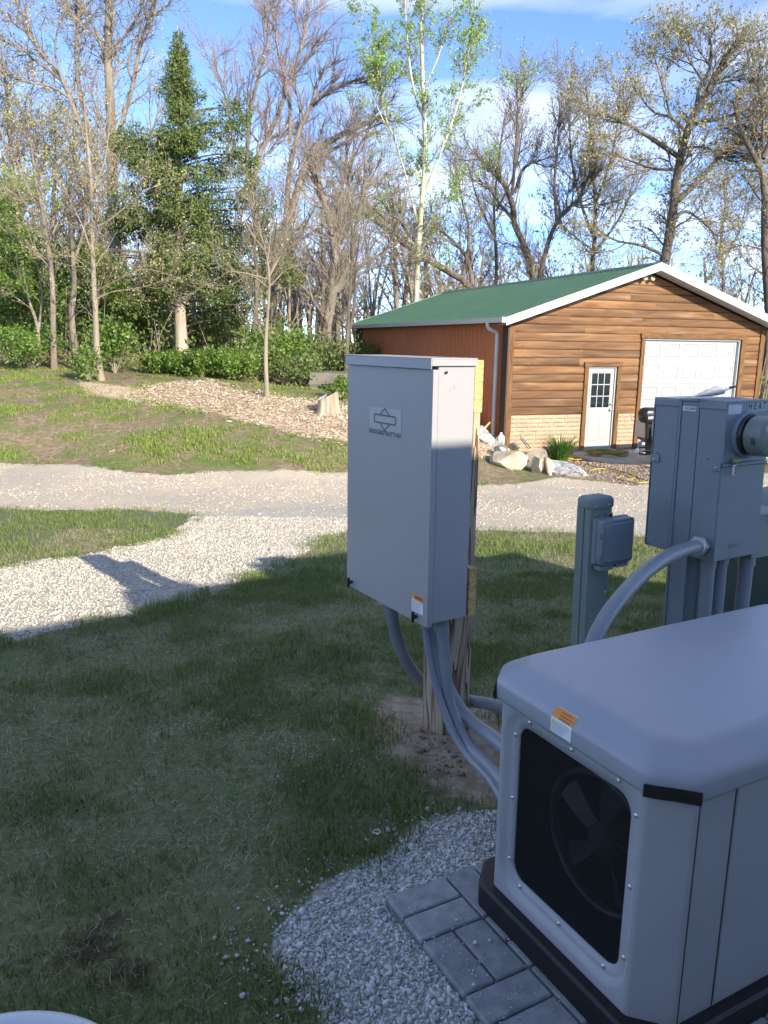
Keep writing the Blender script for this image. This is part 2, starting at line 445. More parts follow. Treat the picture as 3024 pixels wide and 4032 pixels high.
def ground_material():
    m = bpy.data.materials.new('ground_cover'); m.use_nodes = True; t = m.node_tree; p = t.nodes['Principled BSDF']
    p.inputs['Roughness'].default_value = .95; p.inputs['Specular IOR Level'].default_value = .15
    geo = N(t, 'ShaderNodeNewGeometry'); pos = geo.outputs['Position']
    def noise(sc, det=5, rough=.55):
        det = min(det, 4)
        n = N(t, 'ShaderNodeTexNoise'); n.inputs['Scale'].default_value = sc; n.inputs['Detail'].default_value = det; n.inputs['Roughness'].default_value = rough
        t.links.new(pos, n.inputs['Vector']); return n.outputs[0]
    def ramp(f, stops):
        r = N(t, 'ShaderNodeValToRGB'); e = r.color_ramp.elements
        e[0].position, e[0].color = stops[0][0], rgb(stops[0][1]); e[1].position, e[1].color = stops[-1][0], rgb(stops[-1][1])
        for a, c in stops[1:-1]: q = e.new(a); q.color = rgb(c)
        t.links.new(f, r.inputs[0]); return r.outputs[0]
    def mix(f, a, b):
        q = N(t, 'ShaderNodeMixRGB'); t.links.new(f, q.inputs[0]); t.links.new(a, q.inputs[1]); t.links.new(b, q.inputs[2]); return q.outputs[0]
    def vor(sc, out='Color'):
        v = N(t, 'ShaderNodeTexVoronoi'); v.inputs['Scale'].default_value = sc; t.links.new(pos, v.inputs['Vector']); return v.outputs[out]
    def mask(attr, ch):
        a = N(t, 'ShaderNodeAttribute'); a.attribute_name = attr; s = N(t, 'ShaderNodeSeparateColor'); t.links.new(a.outputs['Color'], s.inputs[0])
        n1 = N(t, 'ShaderNodeMath', operation='ADD'); t.links.new(s.outputs[ch], n1.inputs[0]); t.links.new(edge, n1.inputs[1])
        mr = N(t, 'ShaderNodeMapRange'); mr.interpolation_type = 'SMOOTHSTEP'; mr.inputs[1].default_value = .85; mr.inputs[2].default_value = 1.1
        t.links.new(n1.outputs[0], mr.inputs[0]); return mr.outputs[0]
    edge = noise(7, 6, .7)
    lawn = mix(noise(2.2, 6), ramp(noise(26, 6, .7), [(.3, (.11, .10, .05)), (.5, (.21, .19, .105)), (.7, (.33, .29, .18))]), ramp(noise(40, 6, .7), [(.3, (.085, .125, .04)), (.55, (.15, .20, .075)), (.75, (.25, .26, .13))]))
    bank = mix(ramp(noise(1.3, 6, .65), [(.42, (0, 0, 0)), (.66, (1, 1, 1))]), ramp(noise(9, 8, .7), [(.3, (.16, .11, .07)), (.6, (.33, .25, .165)), (.75, (.48, .39, .29))]), ramp(noise(14, 6, .7), [(.3, (.08, .12, .028)), (.6, (.16, .22, .05)), (.8, (.27, .29, .10))]))
    col = mix(mask('zone_b', 2), lawn, bank)
    sand = ramp(noise(18, 8, .65), [(.3, (.24, .18, .125)), (.5, (.38, .30, .215)), (.7, (.50, .41, .31))])
    soil = ramp(noise(24, 8, .7), [(.3, (.045, .032, .021)), (.6, (.095, .07, .047)), (.8, (.19, .15, .11))])
    peb = mix(noise(60, 4), ramp(vor(34), [(.1, (.46, .38, .29)), (.5, (.58, .49, .38)), (.9, (.68, .59, .47))]), ramp(vor(60), [(.1, (.42, .36, .28)), (.5, (.53, .46, .36)), (.9, (.62, .55, .45))]))
    new = ramp(vor(62), [(.1, (.38, .34, .28)), (.5, (.50, .46, .38)), (.9, (.60, .55, .47))])
    dirt = ramp(noise(3.5, 8, .7), [(.35, (.64, .54, .41)), (.6, (.58, .48, .36)), (.75, (.46, .37, .26))])
    drive = mix(ramp(noise(1.1, 6, .6), [(.42, (0, 0, 0)), (.62, (1, 1, 1))]), peb, dirt)
    chip = ramp(vor(24), [(.1, (.34, .23, .14)), (.45, (.58, .43, .29)), (.9, (.72, .59, .43))])
    bed = ramp(vor(45), [(.1, (.14, .10, .07)), (.5, (.33, .25, .18)), (.9, (.50, .42, .33))])
    col = mix(mask('zone_a', 1), col, drive); col = mix(mask('zone_a', 0), col, new); col = mix(mask('zone_a', 2), col, chip)
    col = mix(mask('zone_b', 0), col, sand); col = mix(mask('zone_b', 1), col, soil)
    col = mix(mask('zone_c', 1), col, bed); col = mix(mask('zone_c', 0), col, new)
    t.links.new(col, p.inputs['Base Color'])
    b1 = N(t, 'ShaderNodeBump'); b1.inputs['Strength'].default_value = .9; b1.inputs['Distance'].default_value = .02
    t.links.new(noise(34, 8, .7), b1.inputs['Height']); t.links.new(b1.outputs[0], p.inputs['Normal'])
    return m
ground = big('ground', np.stack([GX, GY, GZ], -1), gf, ground_material(), smooth=True)
setp(ground, 'lawn, gravel drive and bare bank around the pedestals', 'ground', kind='structure')
def zattr(name, a, b, c):
    at_ = ground.data.attributes.new(name, 'FLOAT_COLOR', 'POINT')
    z = np.stack([a.ravel(), b.ravel(), c.ravel(), np.ones(a.size)], -1).astype(np.float32); at_.data.foreach_set('color', z.ravel())
zattr('zone_a', mk['path'], mk['drive'], mk['chip']); zattr('zone_b', mk['sand'], mk['soil'], mk['bank']); zattr('zone_c', mk['patch'], mk['bed'], mk['bed'])

# ------------------------------------------------------------------ scatter: grass, gravel, chips
def blades(x, y, h, w, lean, flat=0.0):
    n = len(x); z = tz(x, y) - .004; a = rng.uniform(0, 2 * np.pi, n); b = rng.uniform(0, 2 * np.pi, n)
    wx, wy = np.cos(a) * w / 2, np.sin(a) * w / 2; lx, ly = np.cos(b) * lean * h, np.sin(b) * lean * h
    hz = h * np.sqrt(np.clip(1 - np.minimum(lean, .97) ** 2, .02, 1))
    B = np.stack([x, y, z], -1)
    V = np.empty((n, 5, 3))
    V[:, 0] = B - np.stack([wx, wy, 0 * wx], -1); V[:, 1] = B + np.stack([wx, wy, 0 * wx], -1)
    M = B + np.stack([lx * .35, ly * .35, hz * .6], -1)
    V[:, 2] = M + np.stack([wx * .8, wy * .8, 0 * wx], -1); V[:, 3] = M - np.stack([wx * .8, wy * .8, 0 * wx], -1)
    V[:, 4] = B + np.stack([lx, ly, hz], -1)
    F = np.array([[0, 1, 2], [0, 2, 3], [3, 2, 4]])[None] + (np.arange(n) * 5)[:, None, None]
    return V.reshape(-1, 3), F.reshape(-1, 3)
def scatter(n, x0, x1, y0, y1, dens):
    x = rng.uniform(x0, x1, n); y = rng.uniform(y0, y1, n)
    k = rng.uniform(0, 1, n) < dens(x, y); return x[k], y[k]
G_COL = [(.085, .125, .030), (.14, .195, .048), (.20, .255, .07), (.30, .30, .12)]
M_GRASS = mat('grass_blades', G_COL, island=True, rough=.6, transl=.25, spec=.3)
M_LUSH = mat('grass_bank', [(.10, .17, .024), (.17, .26, .04), (.25, .32, .065), (.36, .37, .13)], island=True, rough=.6, transl=.25, spec=.3)
M_THATCH = mat('dead_grass', [(.22, .175, .10), (.40, .33, .21), (.54, .47, .33)], island=True, rough=.85, spec=.2)
def near_d(x, y):
    m = masks(x, y)
    return (1 - m['path']) * (1 - m['drive']) * np.clip(1 - m['patch'] * 1.6, 0, 1) * np.clip(1 - m['sand'] * 1.15, .0, 1) * (1 - .95 * m['soil']) * (y < 11.5)
def gd(x, y):
    c = fnoise(x * 1.7, y * 1.7, 21); f = fnoise(x * 6, y * 6, 5)
    return near_d(x, y) * (np.abs(x) < .60 * y + .9) * np.clip((c - .30) * 2.0 + (f - .5) * 1.6, .10, 1)
gxs, gys = scatter(560000, -3.3, 3.3, 1.1, 6.4, gd)
fx, fy = scatter(170000, -7, 7, 6.2, 11.5, gd)
tall = fnoise(gxs * 2.2, gys * 2.2, 33)
h1 = rng.uniform(.025, .055, len(gxs)) * (.55 + 1.3 * np.clip(tall - .3, 0, .6)) * 1.15
V1, F1 = blades(gxs, gys, h1, rng.uniform(.0022, .0042, len(gxs)), rng.uniform(.15, .9, len(gxs)))
V2, F2 = blades(fx, fy, rng.uniform(.03, .07, len(fx)), rng.uniform(.004, .008, len(fx)), rng.uniform(.1, .8, len(fx)))
o = big('lawn_grass', np.vstack([V1, V2]), np.vstack([F1, F2 + len(V1)]), M_GRASS)
setp(o, 'short patchy green lawn grass around the posts', 'grass', kind='stuff')
# taller fringes along gravel edges and round the sand
def fringe(P, n, s):
    i = rng.integers(0, len(P) - 1, n); t = rng.uniform(0, 1, n)
    x = P[i, 0] + (P[i + 1, 0] - P[i, 0]) * t + rng.normal(0, s, n); y = P[i, 1] + (P[i + 1, 1] - P[i, 1]) * t + rng.normal(0, s, n)
    k = (fnoise(x * 3, y * 3, 77) > .48); return x[k], y[k]
fx1, fy1 = fringe(ter(path_near), 5200, .09)
fx2, fy2 = fringe(np.vstack([P_SAND, P_SAND[:1]]), 2600, .07)
fx3, fy3 = fringe(P_PATCH[:11], 1100, .05)
fx4, fy4 = fringe(ter(path_far), 2500, .08)
fx_, fy_ = np.concatenate([fx1, fx2, fx3, fx4]), np.concatenate([fy1, fy2, fy3, fy4])
hh = np.concatenate([rng.uniform(.04, .09, len(fx1)), rng.uniform(.03, .085, len(fx2)), rng.uniform(.02, .06, len(fx3)), rng.uniform(.04, .09, len(fx4))])
V, F = blades(fx_, fy_, hh, rng.uniform(.003, .0055, len(fx_)), rng.uniform(.1, .8, len(fx_)))
setp(big('edge_grass', V, F, M_GRASS), 'longer grass tufts along the gravel and sand edges', 'grass', kind='stuff')
tx, ty = scatter(330000, -3.4, 3.6, 1.1, 8.5, lambda x, y: (np.abs(x) < .58 * y + .8) * np.clip(near_d(x, y) + .8 * masks(x, y)['soil'], 0, 1) * np.clip((.75 - fnoise(x * 1.7, y * 1.7, 21)) * 1.6 + (fnoise(x * 5, y * 5, 55) - .45), .12, 1))
V, F = blades(tx, ty, rng.uniform(.02, .06, len(tx)), rng.uniform(.0018, .0034, len(tx)), rng.uniform(.85, .985, len(tx)))
setp(big('dead_grass', V, F, M_THATCH), 'dry tan dead grass lying over the lawn', 'dead grass', kind='stuff')
# bank beyond the drive
def bd(x, y):
    m = masks(x, y)
    lush = np.clip((fnoise(x * .55, y * 1.3, 12) - .43) * 5, .05, 1) * np.clip((fnoise(x * 2.5, y * 3.5, 14) - .36) * 4, 0, 1)
    pxr = x / np.maximum(y, 1)
    lush = lush * np.clip((.02 - pxr) * 8, .12, 1)
    return (1 - m['drive']) * (1 - .93 * m['chip']) * lush * (y > 12)
bx, by = scatter(260000, -13, 2.0, 12.5, 24, bd)
V, F = blades(bx, by, rng.uniform(.03, .10, len(bx)) * (.4 + 1.1 * fnoise(bx * 1.5, by * 1.5, 8)), rng.uniform(.008, .016, len(bx)), rng.uniform(.1, .75, len(bx)))
setp(big('bank_grass', V, F, M_LUSH), 'bright clumpy grass on the sunny bank beyond the drive', 'grass', kind='stuff')
lx, ly = scatter(9000, .6, 9, 7.4, 13, lambda x, y: gd(x, y))

ICO = None
def stones(x, y, s, mats_, name, label, sub=1, sink=.25, zoff=None):
    if sub == 0:
        v0 = np.array([[1, 0, 0], [-1, 0, 0], [0, 1, 0], [0, -1, 0], [0, 0, 1], [0, 0, -1.]]) * 1.15; f0 = np.array([[0, 2, 4], [2, 1, 4], [1, 3, 4], [3, 0, 4], [2, 0, 5], [1, 2, 5], [3, 1, 5], [0, 3, 5]])
    else:
        bm = bmesh.new(); bmesh.ops.create_icosphere(bm, subdivisions=sub, radius=1.0)
        v0 = np.array([v.co for v in bm.verts]); f0 = np.array([[v.index for v in f.verts] for f in bm.faces]); bm.free()
    n = len(x); k = len(v0); A = rng.normal(0, 1, (n, 3, 3)); Q, _ = np.linalg.qr(A)
    sc = s[:, None] * rng.uniform(.55, 1.15, (n, 3)) * .5
    V = v0[None] * (1 + rng.uniform(-.32, .32, (n, k, 1))) + (rng.normal(0, .28, (n, k, 3)) if sub == 0 else 0)
    V = np.einsum('nkj,nij->nki', V * sc[:, None, :], Q)
    V[:, :, 2] *= .8
    z = (tz(x, y) if zoff is None else zoff) + s * (.5 - sink) * .8
    V = V + np.stack([x, y, z], -1)[:, None, :]
    F = f0[None] + (np.arange(n) * k)[:, None, None]
    return setp(big(name, V.reshape(-1, 3), F.reshape(-1, 3), mats_), label, 'gravel', kind='stuff')
M_STONE = mat('limestone_gravel', [(.34, .34, .33), (.52, .52, .50), (.64, .63, .61), (.76, .75, .73)], island=True, rough=.85, spec=.2)
M_PSTONE = mat('path_stone', [(.40, .36, .29), (.52, .47, .39), (.60, .54, .45), (.70, .64, .55)], island=True, rough=.85, spec=.2)
M_DSTONE = mat('drive_gravel', [(.42, .35, .27), (.54, .46, .36), (.63, .54, .43), (.70, .62, .51)], island=True, rough=.85, spec=.2)
def pd(x, y):
    m = masks(x, y); qx_ = (x - .0177) * math.cos(R(28.6)) + (y - 1.99) * math.sin(R(28.6)); qy_ = -(x - .0177) * math.sin(R(28.6)) + (y - 1.99) * math.cos(R(28.6)); m['patch'] = np.where((qx_ > .01) & (qy_ < -.01) & (qy_ > -1.3), 0, m['patch'])
    return np.where(m['patch'] > .5 + (fnoise(x * 9, y * 9, 4) - .5) * 1.0, 1, 0)
sx, sy = scatter(84000, -.75, 1.0, 1.0, 2.6, pd)
stones(sx, sy, rng.gamma(3, .0020, len(sx)) + .003, M_STONE, 'white_gravel', 'white crushed stone patch beside the paver pad', sub=0)
# strays on the lawn next to the patch
ang = rng.uniform(0, 1, 260); i = rng.integers(0, 10, 260)
qx = P_PATCH[i, 0] + (P_PATCH[i + 1, 0] - P_PATCH[i, 0]) * ang - np.abs(rng.normal(0, .07, 260)); qy = P_PATCH[i, 1] + (P_PATCH[i + 1, 1] - P_PATCH[i, 1]) * ang + rng.normal(0, .05, 260)
dust = ter([(700, 2880), (760, 2860), (850, 2850), (950, 2830), (1010, 2820), (1080, 2900), (1200, 2960), (1150, 3060), (1250, 3040), (1340, 2940), (1330, 2830), (1420, 3000)])
j = rng.integers(0, len(dust), 700); dx = dust[j, 0] + rng.normal(0, .06, 700); dy = dust[j, 1] + rng.normal(0, .04, 700)
stones(np.concatenate([qx, dx]), np.concatenate([qy, dy]), np.concatenate([rng.gamma(3, .002, 260) + .003, rng.gamma(2, .0016, 700) + .002]), M_STONE, 'stray_stones', 'stray white stones scattered in the lawn grass', sub=1, sink=.0)
def pp(x, y):
    m = masks(x, y); return np.where(m['path'] > .5 + (fnoise(x * 5, y * 5, 4) - .5) * .9, 1, 0)
sx, sy = scatter(95000, -4.2, 1.2, 3.6, 9.5, pp)
stones(sx, sy, rng.gamma(3, .003, len(sx)) + .005, M_PSTONE, 'path_gravel', 'bright new white gravel on the side path', sub=0, sink=.35)
sx, sy = scatter(60000, -9, 9.5, 8, 15.5, lambda x, y: (np.abs(x) < .56 * y + 1.2) * (masks(x, y)['drive'] > .5) * np.clip((fnoise(x * .9, y * .9, 41) - .3) * 3, .1, 1))
bm_small = stones(sx, sy, rng.gamma(3, .0045, len(sx)) + .007, M_DSTONE, 'drive_gravel', 'tan and grey gravel on the driveway', sub=0, sink=.5)
# wood chips
cxs, cys = scatter(60000, -6, 3.2, 13.5, 22, lambda x, y: np.clip(masks(x, y)['chip'] * 1.2 - .1 + (fnoise(x * 3, y * 3, 3) - .5) * .5, 0, 1))
n = len(cxs); L = rng.gamma(2.5, .018, n) + .014; Wd = rng.uniform(.008, .022, n); a = rng.uniform(0, 2 * np.pi, n); tl = rng.normal(0, .35, n); rl = rng.normal(0, .6, n)
U_ = np.stack([np.cos(a) * np.cos(tl), np.sin(a) * np.cos(tl), np.sin(tl)], -1); S_ = np.stack([-np.sin(a) * np.cos(rl), np.cos(a) * np.cos(rl), np.sin(rl)], -1)
Cc = np.stack([cxs, cys, tz(cxs, cys) + rng.uniform(.0, .05, n)], -1); Nn = np.cross(U_, S_) * .004
q = []
for su, ss, sn in ((-1, -1, 0), (1, -.6, 0), (.9, .7, 0), (-.8, 1, 0), (0, 0, 1)):
    q.append(Cc + U_ * (su * L / 2)[:, None] + S_ * (ss * Wd / 2)[:, None] + Nn * sn * 1.5)
V = np.stack(q, 1).reshape(-1, 3); F = np.array([[0, 1, 4], [1, 2, 4], [2, 3, 4], [3, 0, 4]])[None] + (np.arange(n) * 5)[:, None, None]
setp(big('wood_chips', V, F.reshape(-1, 3), mat('wood_chip', [(.30, .21, .13), (.52, .40, .27), (.66, .54, .40), (.74, .66, .53)], island=True, rough=.9, spec=.15)), 'pale wood chips strewn around the stump', 'wood chips', kind='stuff')
# dirt clods at the post base
cl = ter(c7([(400 + 340 * random.random(), 930 + 330 * random.random()) for _ in range(170)]))
stones(cl[:, 0], cl[:, 1], rng.gamma(1.2, .006, len(cl)) + .003, mat('dirt_clod', [(.20, .15, .10), (.32, .25, .175), (.42, .34, .25)], island=True, rough=.95, spec=.1), 'dirt_clods', 'loose brown dirt clods at the foot of the wooden post', sub=2, sink=.2)['category'] = 'dirt'
sx, sy = scatter(9000, 1.5, 9, 13, 18.6, lambda x, y: masks(x, y)['bed'] > .5)
stones(sx, sy, rng.uniform(.02, .05, len(sx)), mat('bed_pebble', [(.12, .08, .055), (.34, .25, .18), (.52, .44, .36)], island=True, rough=.9, spec=.15), 'bed_pebbles', 'brown pebbles in the planting bed by the garage', sub=0, sink=.3)
# ------------------------------------------------------------------ house behind the photographer (casts the shade over the yard)
M_SIDING = mat('house_siding', [(.42, .40, .36), (.48, .46, .42)], scale=3, rough=.7)
M_SHINGLE = mat('house_shingle', [(.05, .048, .045), (.10, .095, .09)], scale=30, rough=.9)
house = thing('house', 'single storey house behind the viewpoint whose roof shades the yard', 'house', (0, 0, 0), 31 - 0)
# local frame: x along the eave (s), y away from the yard is negative
def house_block(s0, s1, eave_z, d_eave):
    w = d_eave + .45
    MB().box(s0 + .02, s1 - .02, -w - 7.5, -w, -.4, eave_z - .05).obj('wall', M_SIDING, house)
    sl = .30; half = 4.2
    MB().prism([(-d_eave, eave_z), (-d_eave, eave_z - .16), (-d_eave - half, eave_z - .16 + half * sl), (-d_eave - 2 * half, eave_z - .16), (-d_eave - 2 * half, eave_z), (-d_eave - half, eave_z + half * sl)], s0, s1, axis='x').obj('roof', M_SHINGLE, house)
house_block(-11, 1.72, 2.70, 1.8)  # unseen eave steps, heights shaped to place the shade edge
house_block(1.73, 2.25, 2.93, 1.8)
house_block(2.26, 2.94, 2.86, 1.8)
house_block(2.95, 4.95, 3.06, 1.8)

# ------------------------------------------------------------------ shared materials
M_GEN = mat('light_grey_enamel', [(.34, .34, .36), (.37, .37, .39)], scale=3, rough=.38, bump=.05, bscale=260, bdist=.001, spec=.45)
M_GENL = mat('sky_tinted_lid', [(.32, .33, .375), (.35, .36, .405)], scale=2.5, rough=.34, bump=.04, bscale=300, bdist=.001, spec=.5)  # lid grey darkened and tinted blue, skylight mixed into the colour
M_BLACK = mat('black_plastic', [(.010, .010, .011), (.018, .018, .019)], scale=20, rough=.45)
M_BASE = mat('black_base', [(.006, .006, .007), (.014, .014, .014)], scale=40, rough=.5, bump=.3, bscale=300, bdist=.001)
M_DARK = mat('dark_interior', [(.02, .02, .021), (.03, .03, .031)], scale=8, rough=.7)
M_BLADE = mat('fan_metal', [(.42, .44, .45), (.52, .54, .55)], scale=20, rough=.35, metal=.6)
M_STEEL = mat('zinc_screw', [(.55, .55, .53), (.65, .65, .62)], scale=60, rough=.3, metal=.9)
M_WHITE = mat('white_label', [(.78, .79, .80), (.83, .83, .84)], scale=30, rough=.4)
M_ORANGE = mat('orange_print', [(.75, .24, .03), (.80, .27, .04)], scale=30, rough=.4)
M_YELLOW = mat('yellow_print', [(.85, .62, .04), (.88, .66, .05)], scale=30, rough=.4)
M_INK = mat('ink', [(.02, .02, .022), (.03, .03, .03)], scale=30, rough=.5)
M_INK2 = mat('grey_ink', [(.10, .10, .11), (.13, .13, .14)], scale=30, rough=.5)
M_SWITCH = mat('switch_enamel', [(.345, .335, .345), (.365, .355, .365)], scale=2.5, rough=.42, bump=.05, bscale=260, bdist=.001, spec=.45)
M_BADGE = mat('badge_silver', [(.40, .42, .45), (.44, .46, .49)], scale=20, rough=.3, metal=.2)
M_PVC = mat('grey_pvc', [(.22, .24, .27), (.25, .27, .30)], scale=14, rough=.38, rvar=.1, spec=.5)
M_METER = mat('meter_grey_paint', [(.185, .22, .25), (.21, .245, .275)], scale=5, rough=.5, bump=.06, bscale=90, bdist=.002, rvar=.08)
M_PED = mat('pedestal_green_grey', [(.20, .25, .235), (.23, .28, .265)], scale=6, rough=.55, bump=.05, bscale=80, bdist=.002)
M_NID = mat('grey_plastic_box', [(.20, .235, .27), (.225, .26, .29)], scale=6, rough=.5)
M_FIT = mat('zinc_fitting', [(.45, .47, .48), (.56, .58, .58)], scale=30, rough=.42, metal=.7)

def wood_mat(name, light, dark, scale=1.0, rings=22, rough=.75, axis=2):
    m = bpy.data.materials.new(name); m.use_nodes = True; t = m.node_tree; p = t.nodes['Principled BSDF']
    p.inputs['Roughness'].default_value = rough; p.inputs['Specular IOR Level'].default_value = .25
    tcn = N(t, 'ShaderNodeTexCoord'); mpn = N(t, 'ShaderNodeMapping'); sc = [1, 1, 1]; sc[axis] = .10; mpn.inputs['Scale'].default_value = sc
    oi = N(t, 'ShaderNodeObjectInfo'); ml = N(t, 'ShaderNodeMath', operation='MULTIPLY'); ml.inputs[1].default_value = 13.0
    t.links.new(oi.outputs['Random'], ml.inputs[0]); t.links.new(ml.outputs[0], mpn.inputs['Location'])
    t.links.new(tcn.outputs['Object'], mpn.inputs[0])
    n = N(t, 'ShaderNodeTexNoise'); n.inputs['Scale'].default_value = 5 * scale; n.inputs['Detail'].default_value = 3; n.inputs['Distortion'].default_value = .4
    t.links.new(mpn.outputs[0], n.inputs[0])
    m1 = N(t, 'ShaderNodeMath', operation='MULTIPLY'); m1.inputs[1].default_value = rings; t.links.new(n.outputs[0], m1.inputs[0])
    m2 = N(t, 'ShaderNodeMath', operation='FRACT'); t.links.new(m1.outputs[0], m2.inputs[0])
    cr = N(t, 'ShaderNodeValToRGB'); e = cr.color_ramp.elements; e[0].position = .1; e[0].color = rgb(light); e[1].position = .95; e[1].color = rgb(dark)
    e2 = e.new(.55); e2.color = rgb([(a * .7 + b * .3) for a, b in zip(light, dark)])
    t.links.new(m2.outputs[0], cr.inputs[0]); t.links.new(cr.outputs[0], p.inputs['Base Color'])
    b = N(t, 'ShaderNodeBump'); b.inputs['Strength'].default_value = .4; b.inputs['Distance'].default_value = .003; t.links.new(m2.outputs[0], b.inputs['Height']); t.links.new(b.outputs[0], p.inputs['Normal'])
    return m
M_POST = wood_mat('treated_post', (.46, .37, .26), (.10, .055, .03), 2.6, 7)
M_PINE = wood_mat('pine_board', (.62, .44, .20), (.42, .26, .09), 1.2, 16, axis=1)

# ------------------------------------------------------------------ generator on its pad
GEN = thing('standby_generator', 'light grey standby generator with black mesh end panel on black base', 'generator', (.596, 1.452, 0), 28.6)
GL, GW, GC = 1.20, .645, .072
def octo(off, x0=0, x1=GL, y0=0, y1=GW, c=GC, rr=.018):
    x0, x1, y0, y1 = x0 - off, x1 + off, y0 - off, y1 + off; c = max(c + off * .2, .012)
    P = [(x0 + c, y0), (x1 - c, y0), (x1, y0 + c), (x1, y1 - c), (x1 - c, y1), (x0 + c, y1), (x0, y1 - c), (x0, y0 + c)]
    out = []
    for i in range(8):
        a, b, d = Vector(P[i - 1]), Vector(P[i]), Vector(P[(i + 1) % 8]); ra = min(rr, (a - b).length * .45, (d - b).length * .45)
        p0 = b + (a - b).normalized() * ra; p1 = b + (d - b).normalized() * ra
        for k in range(4):
            t = k / 3; q = p0 * (1 - t) ** 2 + b * 2 * t * (1 - t) + p1 * t * t; out.append((q.x, q.y))
    return out
def oring(off, z, **k): return [(a, b, z) for a, b in octo(off, **k)]
# base tray
MB().rings([oring(.034, .048), oring(.034, .112), oring(.026, .118), oring(-.01, .118)], smooth=False).obj('base', M_BASE, GEN)
# housing: skin built as walls so that the mesh opening on the end is real
my0, my1, mz0, mz1, mr = .118, .512, .186, .633, .045
hz0, hz1 = .112, .69
hb = MB()
o_ = octo(0, rr=.008)
end_a = max(range(len(o_)), key=lambda i: (-round(o_[i][0], 4), -o_[i][1]))
loop = [p for p in o_]
# rotate the loop so it starts at the near end of the end face and runs round the far sides back to it
ymin = min(p[1] for p in loop if abs(p[0]) < 1e-4); ymax = max(p[1] for p in loop if abs(p[0]) < 1e-4)
i0 = [i for i, p in enumerate(loop) if abs(p[0]) < 1e-4 and abs(p[1] - ymin) < 1e-6][0]
loop = loop[i0:] + loop[:i0]
hb.rings([[(a, b, hz0) for a, b in loop], [(a, b, hz1) for a, b in loop]], False, False, True, closed=False)
# end face with a rounded opening and a pressed step round it
def face_ring(y0, y1, z0, z1, r, x):
    return [(x, a, b) for a, b in rrect(y0, y1, z0, z1, r, 6)]
outer = []
inner0 = rrect(my0 - .036, my1 + .046, mz0 - .052, mz1 + .052, .085, 6)
for a, b in inner0:
    cy_, cz_ = (my0 + my1) / 2, (mz0 + mz1) / 2; dy, dz = a - cy_, b - cz_
    ty_ = (ymax - cy_) / dy if dy > 1e-6 else ((ymin - cy_) / dy if dy < -1e-6 else 1e9)
    tz_ = (hz1 - cz_) / dz if dz > 1e-6 else ((hz0 - cz_) / dz if dz < -1e-6 else 1e9)
    t = min(ty_, tz_); outer.append((0, cy_ + dy * t, cz_ + dz * t))
for i, (yy, zz) in enumerate(((ymax, hz1), (ymin, hz1), (ymin, hz0), (ymax, hz0))):
    k = min(range(len(outer)), key=lambda j: (outer[j][1] - yy) ** 2 + (outer[j][2] - zz) ** 2); outer[k] = (0, yy, zz)
st = lambda d, x, r: [(x, a, b) for a, b in rrect(my0 - d * .8, my1 + d, mz0 - d, mz1 + d, r, 6)]
hb.rings([outer, [(0, a, b) for a, b in inner0], st(.040, .004, .078), st(.030, .012, .068), st(.024, .014, .062), st(0, .014, mr), st(0, .022, mr)], False, False, True)
hb.obj('housing', M_GEN, GEN)
# dark interior box behind the mesh, fan shroud and fan
ab = MB().box(.03, .36, .09, .56, .15, .67).obj('air_box', M_DARK, GEN)
bm = bmesh.new(); bm.from_mesh(ab.data); bmesh.ops.delete(bm, geom=[f for f in bm.faces if f.normal.x < -.9], context='FACES'); bm.to_mesh(ab.data); bm.free()
fc = (.30, .385)
MB().lathe([(.172, .12), (.168, .105), (.176, .10), (.182, .105), (.184, .14)], 48, 'x', (0, fc[0], fc[1])).obj('shroud_ring', mat('shroud_dark', [(.06, .065, .07), (.10, .105, .11)], scale=20, rough=.4, metal=.3), GEN)
fan = MB().lathe([(.001, .10), (.03, .10), (.042, .115), (.045, .15)], 24, 'x', (0, fc[0], fc[1])).obj('fan_hub', M_DARK, GEN)
for k in range(5):
    a0 = R(72 * k + 20); b = MB(); g = []
    for i in range(5):
        r_ = .045 + .115 * i / 4; ring = []
        for t in np.linspace(-.20, .26, 6):
            a = a0 + t * (1 - .15 * i / 4) + .12 * i / 4; ring.append((.125 + .05 * t, fc[0] + r_ * math.cos(a), fc[1] + r_ * math.sin(a)))
        g.append(ring)
    b.rings(g, False, False, True, closed=False).obj('fan_blade', mat('fan_blade_paint', [(.03, .034, .036), (.055, .06, .062)], scale=20, rough=.4) , GEN)
